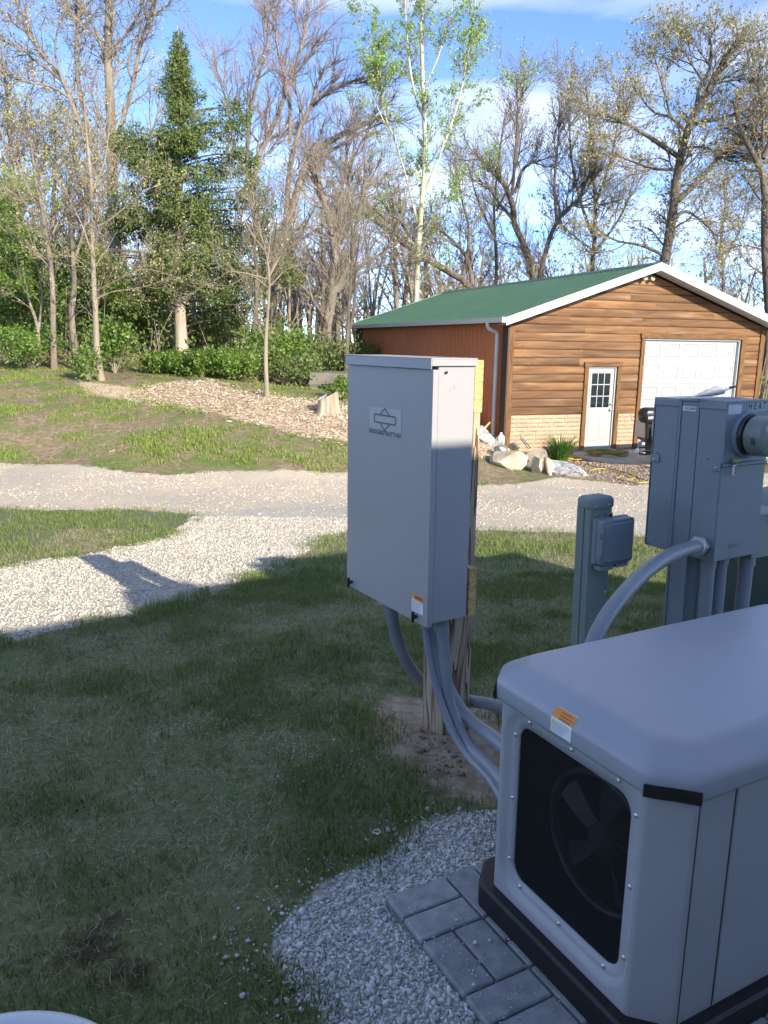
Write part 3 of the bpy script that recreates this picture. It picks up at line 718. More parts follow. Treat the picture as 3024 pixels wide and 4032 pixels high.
def mesh_panel_mat():
    m = bpy.data.materials.new('perforated_mesh'); m.use_nodes = True; t = m.node_tree; p = t.nodes['Principled BSDF']; out = t.nodes['Material Output']
    p.inputs['Base Color'].default_value = (.006, .006, .007, 1); p.inputs['Roughness'].default_value = .55
    tcn = N(t, 'ShaderNodeTexCoord'); mpn = N(t, 'ShaderNodeMapping'); mpn.inputs['Scale'].default_value = (0, 1, 1); t.links.new(tcn.outputs['Object'], mpn.inputs[0])
    sp = N(t, 'ShaderNodeSeparateXYZ'); t.links.new(mpn.outputs[0], sp.inputs[0])
    PY, PZ = .0052, .0045
    def mth(op, a, b=None):
        q = N(t, 'ShaderNodeMath', operation=op)
        for i, v in enumerate((a, b)):
            if v is None: continue
            if isinstance(v, (int, float)): q.inputs[i].default_value = v
            else: t.links.new(v, q.inputs[i])
        return q.outputs[0]
    zr = mth('DIVIDE', sp.outputs[2], PZ); row = mth('FLOOR', zr); fz = mth('SUBTRACT', mth('FRACT', zr), .5)
    yr = mth('ADD', mth('DIVIDE', sp.outputs[1], PY), mth('MULTIPLY', mth('MODULO', row, 2), .5)); fy_ = mth('SUBTRACT', mth('FRACT', yr), .5)
    d = mth('SQRT', mth('ADD', mth('MULTIPLY', fz, fz), mth('MULTIPLY', fy_, fy_)))
    hole = mth('LESS_THAN', d, .38)
    tr = N(t, 'ShaderNodeBsdfTransparent'); mx = N(t, 'ShaderNodeMixShader'); t.links.new(hole, mx.inputs[0]); t.links.new(p.outputs[0], mx.inputs[1]); t.links.new(tr.outputs[0], mx.inputs[2]); t.links.new(mx.outputs[0], out.inputs[0])
    return m
MB().add([(.019, a, b) for a, b in rrect(my0 - .004, my1 + .004, mz0 - .004, mz1 + .004, mr, 8)], [tuple(range(36))]).obj('mesh_panel', mesh_panel_mat(), GEN)
# screws round the panel
scr = MB().lathe([(.0001, -.004), (.0035, -.0035), (.0055, -.002), (.0065, 0)], 12, 'x').mesh('screw')
for (y, z) in ((.472, .652), (.315, .654), (.161, .654), (.103, .60), (.103, .424), (.103, .241), (.161, .172), (.318, .172), (.475, .172), (.526, .227), (.526, .41), (.526, .594)):
    link('screw', scr, M_STEEL, GEN, loc=(.013, y, z))
# lid
lid = MB()
prof = [(-.004, .682), (.013, .682), (.015, .687), (.015, .719), (.0145, .723), (.011, .7335), (.004, .741), (.0005, .7435), (-.037, .7675), (-.041, .770), (-.050, .7745), (-.061, .777), (-.068, .7775), (-.24, .783)]
rs = []
for off, z in prof:
    c = GC if off > -.02 else GC + (-.02 - off) * .15
    rs.append(oring(off, z, c=c, rr=.02))
lid.rings(rs, False, True, True).obj('lid', M_GENL, GEN)
# side panel seams, tape on the lid corners
for x in (.0835, .195, .80): MB().box(x - .0012, x + .0012, -.0012, .002, .12, .683).obj('seam', M_DARK, GEN)
box('side_panel', M_GEN, GEN, .199, .795, -.0035, .004, .125, .68, .002, 1)
def tape(parent, P, Q, nrm, h0, h1):
    P, Q, nrm = Vector(P), Vector(Q), Vector(nrm); g = []
    for i in range(5):
        t = i / 4; b = P.lerp(Q, t); g.append([(b + nrm * (.025 + .001 * math.sin(i * 2)) + Vector((0, 0, h))) for h in (h1, h1 - .006, (h0 + h1) / 2, h0 + .006, h0)])
        g[-1][2] += nrm * .004; g[-1][4] -= nrm * .006
    MB().rings(g, False, False, True, closed=False).obj('corner_tape', mat('black_tape', [(.006, .006, .006), (.012, .012, .012)], scale=40, rough=.4), parent)
tape(GEN, (-.002, .080, .69), (.080, -.002, .69), (-.707, -.707, 0), -.016, .018)
tape(GEN, (-.002, .568, .69), (.075, .647, .69), (-.707, .707, 0), -.016, .018)
# warning label on the lid front (follows the curved front)
def lab(y): return y
def lid_x(z):
    for (o0, z0), (o1, z1_) in zip(prof[1:], prof[2:]):
        if z0 <= z <= z1_: return -(o0 + (o1 - o0) * (z - z0) / (z1_ - z0))
    return -.015
def lab_strip(name, y0, y1, z0, z1, m, lift):
    g = []
    for i in range(7):
        z = z0 + (z1 - z0) * i / 6; g.append([(lid_x(z) - lift, y0, z), (lid_x(z) - lift, y1, z)])
    return MB().rings(g, False, False, True, closed=False).obj(name, m, GEN)
lb = lab_strip('warning_label', .362, .290, .690, .748, M_WHITE, .0008)
q = lab_strip('label_header', .3615, .2905, .7275, .7475, M_ORANGE, .0014)
ws = lambda s, y, z, sz, m, sq=1: text('label_text', s, sz, m, GEN, (lid_x(z) - .002, y, z), (0, -1, 0), (0, 0, 1), 'LEFT', sq)
def tri_mark(parent, y, z, s, x, m): return MB().add([(x, y + s, z - s * .8), (x, y - s, z - s * .8), (x, y, z + s)], [(0, 2, 1)]).obj('warning_triangle', m, parent)
tri_mark(GEN, .350, .737, .007, lid_x(.737) - .0022, M_YELLOW); tri_mark(GEN, .352, .720, .006, lid_x(.72) - .0022, M_YELLOW)
ws('WARNING', .338, .7430, .0068, M_INK); ws('AVERTISSEMENT', .338, .7370, .0062, M_INK); ws('ADVERTENCIA', .338, .7310, .0062, M_INK)
for i, s in enumerate(('Hot surface could result in', 'serious injury. Do not touch', 'Une surface chaude peut causer', 'des blessures graves. No touche', 'La superficie caliente puede', 'causar lesiones. No toque')):
    ws(s, .343 if i < 2 else .359, .7225 - i * .0052, .0045, M_INK2, .9)

# paver pad
pad = thing('paver_pad', 'grey concrete brick paver pad under the generator', 'paving', (.0177, 1.99, 0), 28.6 + 0)
M_PAVER = mat('concrete_paver', [(.21, .22, .23), (.29, .30, .31), (.37, .38, .39)], scale=24, rough=.9, bump=.35, bscale=90, bdist=.003, rand=.10, spec=.2, ramp=(.25, .8))
M_DUST = mat('stone_dust', [(.45, .46, .48), (.58, .59, .60)], scale=40, rough=.95)
pm = MB().box(-.0965, .0965, -.0465, .0465, -.03, .0).mesh('brick', .004, 1)
u = .2
MB().box(.002, 1.9, -1.29, -.002, -.05, .035).obj('bedding', mat('paver_bedding', [(.12, .12, .12), (.2, .2, .2)], scale=60, rough=.95), pad)
for i in range(10):
    for j in range(7):
        if i * u > 1.2 and j < 1: pass
        horiz = (i + j) % 2 == 0
        cx_, cy_ = i * u + u / 2, -(j * u + u / 2) + .0
        if cy_ < -1.35: continue
        for k in (-1, 1):
            if horiz: link('brick', pm, M_PAVER, pad, loc=(cx_, cy_ + k * .05, .050 + random.uniform(-.0015, .0015)), rot=(random.uniform(-.006, .006), random.uniform(-.006, .006), random.uniform(-.01, .01)))
            else: link('brick', pm, M_PAVER, pad, loc=(cx_ + k * .05, cy_, .050 + random.uniform(-.0015, .0015)), rot=(random.uniform(-.006, .006), random.uniform(-.006, .006), R(90) + random.uniform(-.01, .01)))
# dust and chips of stone lying on the pavers
n = 700; r_ = R(28.6); e1 = np.array([math.cos(r_), math.sin(r_)]); e2 = np.array([-math.sin(r_), math.cos(r_)])
lx_ = np.abs(rng.normal(0, .10, n)) + .004; ly_ = -rng.uniform(.0, 1.2, n)
P2 = np.array([.0177, 1.99]) + lx_[:, None] * e1 + ly_[:, None] * e2
stones(P2[:, 0], P2[:, 1], rng.gamma(2, .0012, n) + .0012, M_STONE, 'paver_grit', 'white stone grit lying on the pavers', sub=1, sink=.1, zoff=np.full(n, .051))

# ------------------------------------------------------------------ transfer switch, post, boards, conduits
SW = thing('transfer_switch', 'tall light grey metal transfer switch cabinet mounted on the wooden post', 'switch box', (.1565, 2.685, 0), 31.5)
SWL, SWD = .585, .18
# body tray behind the door
MB().box(.026, SWD, .003, SWL - .003, .612, 1.545).obj('back_box', M_SWITCH, SW, .002, 1)
# door: pan with folded sides
dr = MB().box(0, .022, -.004, SWL + .004, .603, 1.512).obj('door', M_SWITCH, SW, .0025, 2)
MB().box(.0222, .0258, .004, SWL - .004, .612, 1.51).obj('gasket', M_DARK, SW)
# rain cap: flat top with folded drip edge (slopes a little to the front)
cap = MB()
cap.box(-.012, SWD + .002, -.008, SWL + .008, 1.546, 1.5505)
cap.box(-.012, -.0085, -.008, SWL + .008, 1.513, 1.546)
cap.box(-.0085, SWD + .002, -.008, -.0045, 1.524, 1.546); cap.box(-.0085, SWD + .002, SWL + .0045, SWL + .008, 1.524, 1.546)
cap.obj('rain_cap', M_SWITCH, SW, .0012, 1)
# badge
bd_ = MB().add([(-.0008, .412, 1.2585), (-.0008, .188, 1.2585), (-.0008, .188, 1.361), (-.0008, .412, 1.361)], [(0, 1, 2, 3)]).obj('badge', M_BADGE, SW)
yc = .302; zc_ = 1.318
def line2(pts, w, closed=True, x=-.0016):
    """thin outline in the y-z plane"""
    n = len(pts); out = []
    P = [Vector(p) for p in pts]; ins = []; ous = []
    for i in range(n):
        a, b, c = P[i - 1], P[i], P[(i + 1) % n]; d1 = (b - a).normalized(); d2 = (c - b).normalized(); nn = Vector((-(d1 + d2).y, (d1 + d2).x)).normalized()
        k = w / 2 / max(.35, nn.dot(Vector((-d1.y, d1.x)))); ins.append(b + nn * k); ous.append(b - nn * k)
    vs_ = [(x, p.x, p.y) for p in ins + ous]
    return vs_, [(i, (i + 1) % n, n + (i + 1) % n, n + i) for i in range(n)]
lg = MB()
lg.add(*line2(rrect(yc - .076, yc + .076, zc_ - .0125, zc_ + .0165, .008, 3), .0065))
for s in (1, -1):
    a = [(yc + .034, zc_ + .002 + s * .0165), (yc, zc_ + .002 + s * .040), (yc - .034, zc_ + .002 + s * .0165)]
    for p, q in ((a[0], a[1]), (a[1], a[2])):
        p, q = Vector(p), Vector(q); d = (q - p).normalized(); nn = Vector((-d.y, d.x)) * .0032
        lg.add([(-.0016, *(p + nn)), (-.0016, *(q + nn)), (-.0016, *(q - nn)), (-.0016, *(p - nn))], [(0, 1, 2, 3)])
lg.obj('emblem', M_INK2, bd_)
text('badge_text', 'BRIGGS&STRATTON', .0235, M_INK2, bd_, (-.0016, yc, 1.2685), (0, -1, 0), (0, 0, 1), 'CENTER', 1.04, offset=.0010)
# warning sticker
st_ = MB().add([(-.0008, .097, .642), (-.0008, .022, .642), (-.0008, .022, .708), (-.0008, .097, .708)], [(0, 1, 2, 3)]).obj('warning_sticker', M_WHITE, SW)
MB().add([(-.0014, .096, .688), (-.0014, .023, .688), (-.0014, .023, .7075), (-.0014, .096, .7075)], [(0, 1, 2, 3)]).obj('sticker_header', M_ORANGE, st_)
for k, (yy, zz) in enumerate(((.084, .6975), (.088, .680))): tri_mark(st_, yy, zz, .007 - k * .002, -.002, M_YELLOW)
text('sticker_text', 'WARNING', .011, M_INK, st_, (-.002, .075, .6985), (0, -1, 0), (0, 0, 1), 'LEFT')
for i in range(6): text('sticker_text', ('Hazardous voltage. Contact', 'may cause shock or burns.', 'Disconnect all power before', 'servicing. Service only by', 'qualified personnel. Refer', 'to manual for instructions.')[i], .0052, M_INK2, st_, (-.0014, .080 if i < 2 else .094, .683 - i * .0066), (0, -1, 0), (0, 0, 1), 'LEFT', .92)
# thumb latches
for y in (.545, .062):
    k = MB(); k.lathe([(.0001, -.016), (.008, -.016), (.009, -.010), (.006, 0)], 12, 'x', (0, y, .627))
    k.box(-.022, -.012, y - .004, y + .004, .607, .647); k.obj('latch', M_BLACK, SW, .0015, 1)
MB().box(-.012, .016, .298, .328, .6005, .6025).obj('padlock_tab', M_SWITCH, SW)
MB().lathe([(.0001, -.0062), (.0042, -.0058), (.0052, -.004)], 12, 'y', (.054, 0, 1.503)).obj('plug', M_BLACK, SW)
MB().lathe([(.0095, -.0005), (.0105, .0015), (.0115, -.0005)], 20, 'y', (.085, .003, 1.447)).obj('knockout', M_SWITCH, SW)

PST = thing('wood_post', 'square treated timber post carrying the grey transfer switch', 'post', (.1565, 2.685, 0), 31.5)
MB().box(.2195, .3595, .19, .33, -.3, 1.50).obj('timber', M_POST, PST, .006, 2)
BRD = thing('mounting_board', 'yellow pine board behind the top of the switch cabinet', 'board', (.1565, 2.685, 0), 31.5, group=None)
MB().box(.181, .2185, .004, .585, 1.362, 1.544).obj('plank', M_PINE, BRD, .003, 2)
BRD2 = thing('mounting_board', 'yellow pine board behind the bottom of the switch cabinet', 'board', (.1565, 2.685, 0), 31.5)
MB().box(.188, .2185, -.002, .585, .613, .795).obj('plank', M_PINE, BRD2, .003, 2)

def relax(pts, n=44, it=60):
    P = np.array(smooth_path(pts, 10)); d = np.r_[0, np.cumsum(np.linalg.norm(np.diff(P, axis=0), axis=1))]; t = np.linspace(0, d[-1], n)
    P = np.stack([np.interp(t, d, P[:, i]) for i in range(3)], -1)
    for _ in range(it): P[1:-1] = P[1:-1] * .5 + (P[:-2] + P[2:]) * .25
    return P
def conduit(label, pts, rad, parent_name='conduit', fit0=True):
    t = thing(parent_name, label, 'pipe')
    P = relax(pts)
    MB().tube(P, rad, 20).obj('pipe', M_PVC, t)
    return t, P
def fitting(t, p, d, r, L, hexa=False):
    p = Vector(p); d = Vector(d).normalized()
    MB().tube([p, p + d * L * .25, p + d * L * .3, p + d * L], [r * 1.35, r * 1.35, r * 1.22, r * 1.22], 6 if hexa else 20, smooth=not hexa).obj('connector', M_FIT if hexa else M_PVC, t)
q7 = lambda x, y, d: tuple(at(1400 + x / 1.659, 2300 + y / 1.659, d))
top = lambda x, y, d: (q7(x, y, d)[0], q7(x, y, d)[1], .62)
sw_l = lambda x, y: (.1565 + x * math.cos(R(31.5)) - y * math.sin(R(31.5)), 2.685 + x * math.sin(R(31.5)) + y * math.cos(R(31.5)))
a0 = sw_l(.09, .40)
t_, P_ = conduit('thick grey conduit looping from the left end of the switch behind the post', [(a0[0], a0[1], .62), q7(183, 240, a0[1] + .01), q7(222, 430, a0[1] + .02), q7(300, 590, a0[1] + .05), q7(420, 705, a0[1] + .13), q7(560, 770, a0[1] + .22), q7(740, 775, 3.16), q7(915, 752, 2.95), (.66, 2.72, .22), (.62, 2.28, .22)], .0255)
fitting(t_, (a0[0], a0[1], .613), (0, 0, -1), .0255, .035)
a1 = sw_l(.095, .045)
t_, P_ = conduit('thick grey conduit sweeping in front of the post to the generator', [(a1[0], a1[1], .62), q7(592, 330, a1[1]), q7(575, 560, a1[1] - .01), q7(585, 760, a1[1] - .02), q7(640, 950, a1[1] - .04), q7(740, 1080, a1[1] - .08), q7(850, 1160, 2.48), q7(930, 1205, 2.40), (.45, 2.20, .17)], .0225)
fitting(t_, (a1[0], a1[1], .613), (0, 0, -1), .0225, .035)
a2 = sw_l(.10, .16)
t_, P_ = conduit('grey conduit curving low past the right side of the post', [(a2[0], a2[1], .62), q7(520, 360, a2[1]), q7(527, 520, a2[1]), q7(570, 690, a2[1] - .01), q7(640, 810, a2[1] - .03), q7(740, 915, a2[1] - .07), q7(840, 968, 2.62), q7(940, 985, 2.52), (.52, 2.24, .20)], .0255)
fitting(t_, (a2[0], a2[1], .613), (0, 0, -1), .0255, .035)
a3 = sw_l(.05, .09)
t_, P_ = conduit('thin grey conduit crossing in front of the thicker pipes', [(a3[0], a3[1], .62), q7(465, 400, a3[1]), q7(492, 560, a3[1] - .02), q7(535, 740, a3[1] - .05), q7(585, 930, a3[1] - .08), q7(665, 1085, a3[1] - .12), q7(770, 1195, a3[1] - .2), q7(915, 1270, 2.36), (.44, 2.15, .10)], .0145)
fitting(t_, (a3[0], a3[1], .613), (0, 0, -1), .0145, .03)
# printed lettering along the front conduit
# ------------------------------------------------------------------ meter pedestal
MT = thing('meter_pedestal', 'blue grey twin electric meter pedestal marked HEAT', 'meter box', (1.3889, 3.2, 0), 31, tilt=(-.017, .0))
bxw = .285
def meter_half(y0, y1, front):
    s = -1 if front else 1
    yo = y0 if front else y1                       # the face with the meter
    nm = 'front_box' if front else 'back_box'
    MB().box(0, bxw, min(y0, y1) + .002, max(y0, y1) - .002, .716, 1.378).obj(nm, M_METER, MT, .003, 2)
    # hood over the top with drip flange
    h = MB().box(-.004, bxw + .004, y0 - .004, y1 - .0005 if front else y1 + .004, 1.378, 1.386)
    h.box(-.006, .002, y0 - .004, y1 - .0005, 1.352, 1.3795)
    h.obj('hood', M_METER, MT, .0015, 1)
    # upper cover and lower cover on the face
    f = yo - .006 if front else yo
    MB().box(-.003, bxw + .003, f, f + .008 if front else f + .006, 1.132, 1.378).obj('meter_cover', M_METER, MT, .002, 1)
    MB().box(-.003, bxw + .003, f - .008 if front else f, f + (.002 if front else .012), 1.118, 1.1315).obj('cover_lip', M_METER, MT, .003, 1)
    MB().box(-.002, bxw + .002, f + .002, f + .007, .718, 1.117).obj('lower_cover', M_METER, MT, .002, 1)
    # clip on the side
    MB().box(-.006, 0, yo + (.0 if front else -.045), yo + (.045 if front else 0), 1.10, 1.134).obj('clip', M_METER, MT, .002, 1)
    MB().lathe([(.0001, -.0095), (.005, -.009), (.006, -.006)], 10, 'x', (0, yo + (.02 if front else -.02), 1.113)).obj('clip_screw', M_FIT, MT)
meter_half(0, .127, True)
meter_half(.229, .357, False)
# centre channel runs into the ground
ch = MB(); ch.box(.0005, .006, .1285, .215, -.3, 1.376); ch.box(.006, .20, .1285, .135, -.3, 1.376); ch.box(.006, .20, .215, .2275, -.3, 1.376); ch.box(-.004, .003, .2155, .2275, -.3, 1.376)
ch.obj('post_channel', M_METER, MT, .0015, 1)
box('channel_hood', M_METER, MT, -.005, bxw, .128, .2275, 1.377, 1.388, .0015, 1)
tg = MB().add([(-.0012, .212, 1.336), (-.0012, .142, 1.336), (-.0012, .142, 1.356), (-.0012, .212, 1.356)], [(0, 1, 2, 3)]).obj('number_tag', mat('tag_grey', [(.62, .63, .63), (.68, .68, .68)], scale=30, rough=.5), MT)
text('tag_text', 'UG  04053', .0145, M_INK, tg, (-.002, .170, 1.346), (0, -1, 0), (0, 0, 1), 'CENTER', .82, offset=.0003)
sx_ = MB().lathe([(.0001, -.003), (.003, -.0028), (.004, 0)], 8, 'x').mesh('rivet')
for y, z in ((.068, 1.144), (.325, 1.14), (.03, .73), (.345, .728)): link('rivet', sx_, M_INK2, MT, loc=(-.001, y, z))
# HEAT letters on grey stick-on squares
for i, ch_ in enumerate('HEAT'):
    x = .142 + i * .0325
    sq = MB().add([(x - .0155, -.0068, 1.340), (x + .0155, -.0068, 1.340), (x + .0155, -.0068, 1.378), (x - .0155, -.0068, 1.378)], [(0, 1, 2, 3)]).obj('letter_sticker', mat('sticker_grey', [(.36, .40, .43), (.39, .43, .46)], scale=20, rough=.5), MT)
    text('letter', ch_, .041, M_INK, sq, (x, -.0078, 1.3605), (1, 0, 0), (0, 0, 1), 'CENTER', .8, offset=.0012)
lb = MB().add([(.004, -.0068, 1.334), (.088, -.0068, 1.334), (.088, -.0068, 1.371), (.004, -.0068, 1.371)], [(0, 1, 2, 3)]).obj('rating_label', mat('rating_label_film', [(.50, .52, .58), (.56, .58, .64)], scale=20, rough=.3), MT)
for i in range(6): MB().box(.012, .08 - .01 * (i % 3), -.0076, -.0072, 1.338 + i * .005, 1.3395 + i * .005).obj('label_line', mat('faint_print', [(.40, .42, .48), (.44, .46, .52)], scale=20, rough=.4), lb)
# meter socket ring and glass meter
mc = (.132, 1.246)
mt = MB(); mt.lathe([(.097, -.006), (.097, -.018), (.090, -.024), (.086, -.024), (.086, -.010)], 40, 'y', (mc[0], 0, mc[1])); mt.obj('socket_ring', M_METER, MT)
mt = MB(); mt.lathe([(.084, -.008), (.084, -.035), (.080, -.040)], 40, 'y', (mc[0], 0, mc[1]), cap1=True).obj('meter_base', mat('meter_black', [(.02, .022, .022), (.03, .032, .032)], scale=30, rough=.3), MT)
M_MBODY = mat('meter_body', [(.25, .285, .26), (.30, .33, .30)], scale=8, rough=.35)
mb_ = MB(); mb_.lathe([(.074, -.045), (.0745, -.113), (.071, -.120), (.0001, -.120)], 40, 'y', (mc[0], 0, mc[1])); body = mb_.obj('meter_body', M_MBODY, MT)
gl = bpy.data.materials.new('meter_glass'); gl.use_nodes = True; gp = gl.node_tree.nodes['Principled BSDF']; gp.inputs['Transmission Weight'].default_value = 1.0; gp.inputs['Roughness'].default_value = .02; gp.inputs['IOR'].default_value = 1.15; gp.inputs['Base Color'].default_value = (.95, .98, .96, 1)
MB().lathe([(.083, -.022), (.083, -.07), (.0805, -.126), (.076, -.134), (.0001, -.136)], 40, 'y', (mc[0], 0, mc[1])).obj('meter_glass', gl, MT)
fp = MB().add([(mc[0] - .045, -.1208, mc[1] + .022), (mc[0] + .045, -.1208, mc[1] + .022), (mc[0] + .045, -.1208, mc[1] + .045), (mc[0] - .045, -.1208, mc[1] + .045)], [(0, 1, 2, 3)]).obj('display_frame', mat('meter_plate', [(.50, .54, .50), (.54, .57, .53)], scale=8, rough=.4), body)
MB().add([(mc[0] - .028, -.1216, mc[1] + .026), (mc[0] + .028, -.1216, mc[1] + .026), (mc[0] + .028, -.1216, mc[1] + .041), (mc[0] - .028, -.1216, mc[1] + .041)], [(0, 1, 2, 3)]).obj('display', mat('meter_lcd', [(.16, .18, .15), (.19, .21, .17)], scale=8, rough=.2), body)
for i, wdt in enumerate((.05, .03, .055, .025)): MB().box(mc[0] - wdt / 2, mc[0] + wdt / 2, -.1216, -.1210, mc[1] - .012 - i * .011, mc[1] - .008 - i * .011).obj('printed_line', M_INK2, body)
for k in range(5): MB().box(mc[0] - .0755, mc[0] - .068, -.100, -.082, mc[1] - .03 + k * .006, mc[1] - .027 + k * .006).obj('vent_slot', M_INK, body)
# back meter glass edge on the far side
MB().lathe([(.088, .357), (.088, .39), (.082, .395), (.080, .415), (.0001, .42)], 40, 'y', (mc[0], 0, mc[1])).obj('rear_meter', M_MBODY, MT)
MB().lathe([(.0955, .360), (.0955, .383), (.0905, .386)], 40, 'y', (mc[0] - .02, 0, mc[1] - .01)).obj('rear_ring', mat('pale_ring', [(.55, .55, .48), (.6, .6, .52)], scale=10, rough=.4), MT)
# wire seal with red tag
MB().lathe([(.0001, -.034), (.012, -.032), (.014, -.022), (.010, -.012)], 12, 'y', (.052, 0, 1.142)).obj('lock_barrel', mat('brass_seal', [(.30, .25, .12), (.42, .35, .18)], scale=30, rough=.45, metal=.6), MT)
sl_ = MB().box(.042, .060, -.028, -.020, 1.085, 1.127).obj('seal_tag', M_WHITE, MT, .003, 2)
MB().box(.048, .056, -.0295, -.0285, 1.088, 1.122).obj('seal_red', mat('red_plastic', [(.45, .03, .03), (.5, .04, .04)], scale=20, rough=.4), sl_)
text('embossed_name', 'MILBANK', .0155, M_METER, MT, (.150, -.0075, .772), (1, 0, 0), (0, 0, 1), 'CENTER', 1, offset=.0004)
em = MB(); em.box(.092, .095, -.0065, -.0038, .765, .783); em.box(.097, .100, -.0065, -.0038, .765, .783); em.box(.102, .105, -.0065, -.0038, .765, .783); em.box(.092, .105, -.0065, -.0038, .783, .786); em.obj('embossed_mark', M_METER, MT)
# conduits under the boxes
for nm, x, y, r_ in (('riser_pipe', .055, .062, .030), ('riser_pipe', .155, .075, .030), ('riser_pipe', .18, .30, .03)):
    b = MB(); b.tube([(x, y, -.3), (x, y, .716)], r_, 24); b.obj(nm, M_PVC, MT)
    MB().tube([(x, y, .672), (x, y, .716)], r_ * 1.13, 24).obj('coupling', M_PVC, MT)
# small service box beside the pedestal
SB = thing('disconnect_box', 'small grey green box on a conduit right of the meter pedestal', 'utility box', (1.3889, 3.2, 0), 31)
bb = MB(); bb.prism([(.285, .03), (.50, .03), (.50, .17), (.285, .17)], .685, .875, 'z'); bb.obj('enclosure', M_PED, SB, .006, 2)
MB().box(.283, .502, .026, .174, .875, .888).obj('lid', M_PED, SB, .004, 2)
MB().box(.38, .42, .020, .027, .83, .89).obj('hasp', M_FIT, SB, .002, 1)
MB().tube([(.325, .075, -.3), (.325, .075, .685)], .031, 24).obj('riser_pipe', M_PVC, SB)
MB().tube([(.325, .075, .645), (.325, .075, .69)], .036, 24).obj('coupling', M_PVC, SB)

# big arched conduit from the generator up to the pedestal
cq = lambda x, y, d: tuple(at(2200 + x / 2.011, 1500 + y / 2.011, d))
ARC = thing('arched_conduit', 'thick grey conduit arching from behind the generator up to the meter pedestal', 'pipe')
pts = [(.60, 2.30, .22), (.64, 2.37, .42), cq(225, 2080, 2.47), cq(345, 1905, 2.57), cq(500, 1690, 2.70), cq(690, 1495, 2.86), cq(880, 1375, 3.03), cq(1030, 1318, 3.17), cq(1100, 1308, 3.225)]
PA = list(relax(pts, 50, 40))
MB().tube(PA, .0285, 24).obj('pipe', M_PVC, ARC)
d_ = Vector(PA[-1]) - Vector(PA[-4]); d_.normalize(); p_ = Vector(PA[-1])
MB().tube([p_ - d_ * .02, p_ + d_ * .004], .035, 24).obj('gland', mat('pale_ring2', [(.55, .57, .55), (.62, .64, .62)], scale=20, rough=.4, metal=.3), ARC)
MB().tube([p_ + d_ * .004, p_ + d_ * .03], .043, 6, smooth=False).obj('lock_nut', M_FIT, ARC, .002, 1)
MB().tube([p_ + d_ * .03, p_ + d_ * .05], .033, 24).obj('collar', M_FIT, ARC)

# ------------------------------------------------------------------ telephone pedestal with interface box
TP = thing('telephone_pedestal', 'green grey telephone pedestal post with rounded cap', 'pedestal', (.9, 3.42, 0), 31, tilt=(-.012, -.012))
tp = MB(); hexp = [(.012, -.047), (.118, -.047), (.13, -.036), (.13, .047), (0, .047), (0, -.036)]
tp.prism(hexp, -.25, .905, 'z'); tp.obj('body', M_PED, TP, .003, 2)
MB().box(-.004, 0, .0, .043, -.2, .902).obj('cover_strip', M_PED, TP, .0015, 1)
cp = MB(); rs = []
for off, z in ((.006, .898), (.007, .903), (.007, .928), (.003, .938), (-.008, .946), (-.03, .9495)):
    rs.append([(a, b, z) for a, b in rrect(-off, .13 + off, -.047 - off, .047 + off, max(.004, .02 + off), 4)])
cp.rings(rs, True, True, True).obj('cap', M_PED, TP)
MB().lathe([(.020, .9497), (.021, .9512), (.022, .9497)], 24, 'z', (.07, 0, 0)).obj('cap_ring', M_PED, TP)
bs = MB().lathe([(.0001, -.0045), (.003, -.004), (.0045, 0)], 10, 'y').mesh('bolt'); bs2 = MB().lathe([(.0001, -.0045), (.003, -.004), (.0045, 0)], 10, 'x').mesh('bolt')
for x, z in ((.012, .912), (.090, .912)): link('bolt', bs, M_STEEL, TP, loc=(x, -.0545, z))
for z in (.872, .845, .405, .38, .335, .323): link('bolt', bs, M_STEEL, TP, loc=(.020, -.0475, z))
link('bolt', bs, M_INK, TP, loc=(.105, -.0475, .505), scale=(1.3, .4, 1.3))
MB().lathe([(.0205, -.0475), (.022, -.0490), (.0235, -.0475)], 24, 'y', (.109, 0, .548)).obj('knockout', M_PED, TP)
MB().box(.078, .108, -.064, -.047, .853, .876).obj('cable_clip', M_PED, TP, .002, 1)
MB().box(.086, .106, -.0655, -.063, .857, .871).obj('clip_hole', M_INK, TP)
NB = thing('interface_box', 'grey plastic telephone interface box hanging on the green grey pedestal', 'utility box', (.9, 3.42, 0), 31, tilt=(-.012, -.012))
nb = MB(); nb.box(.002, .196, -.075, -.0485, .652, .858); nb.obj('back_tray', M_NID, NB, .006, 2)
cv = MB(); rs = []
for off, y in ((0, -.075), (0, -.108), (-.004, -.113), (-.008, -.113), (-.008, -.1095), (-.016, -.1195), (-.021, -.121)):
    rs.append([(a, y, b) for a, b in rrect(.004 - off - .004 + .004, .196 + off, .655 - off, .855 + off, .012, 4)])
cv.rings(rs, False, True, False).obj('cover', M_NID, NB)
for z in (.79, .69): MB().box(-.004, .004, -.108, -.084, z - .012, z + .012).obj('hinge', M_NID, NB, .002, 1)
MB().box(.012, .088, -.102, -.055, .628, .652).obj('cable_port', M_NID, NB, .003, 1)
MB().box(.105, .182, -.102, -.055, .632, .652).obj('cable_port', M_NID, NB, .003, 1)
M_EMB = mat('embossed_grey', [(.22, .255, .29), (.24, .275, .31)], scale=6, rough=.5)
text('embossed_text', 'Qwest', .024, M_EMB, NB, (.085, -.1218, .812), (1, 0, 0), (0, 0, 1))
for i, s in enumerate(('TELEPHONE', 'NETWORK', 'INTERFACE')): text('embossed_text', s, .0095, M_EMB, NB, (.10, -.1218, .712 - i * .0105), (1, 0, 0), (0, 0, 1))
sw = MB(); sw.add([(.118, -.1217, .822), (.165, -.1217, .812), (.165, -.1217, .8135), (.118, -.1217, .825)], [(0, 1, 2, 3)]); sw.box(.164, .166, -.1218, -.1212, .74, .79); sw.box(.158, .166, -.1218, -.1212, .79, .792); sw.box(.158, .166, -.1218, -.1212, .738, .74); sw.obj('embossed_marks', M_EMB, NB)

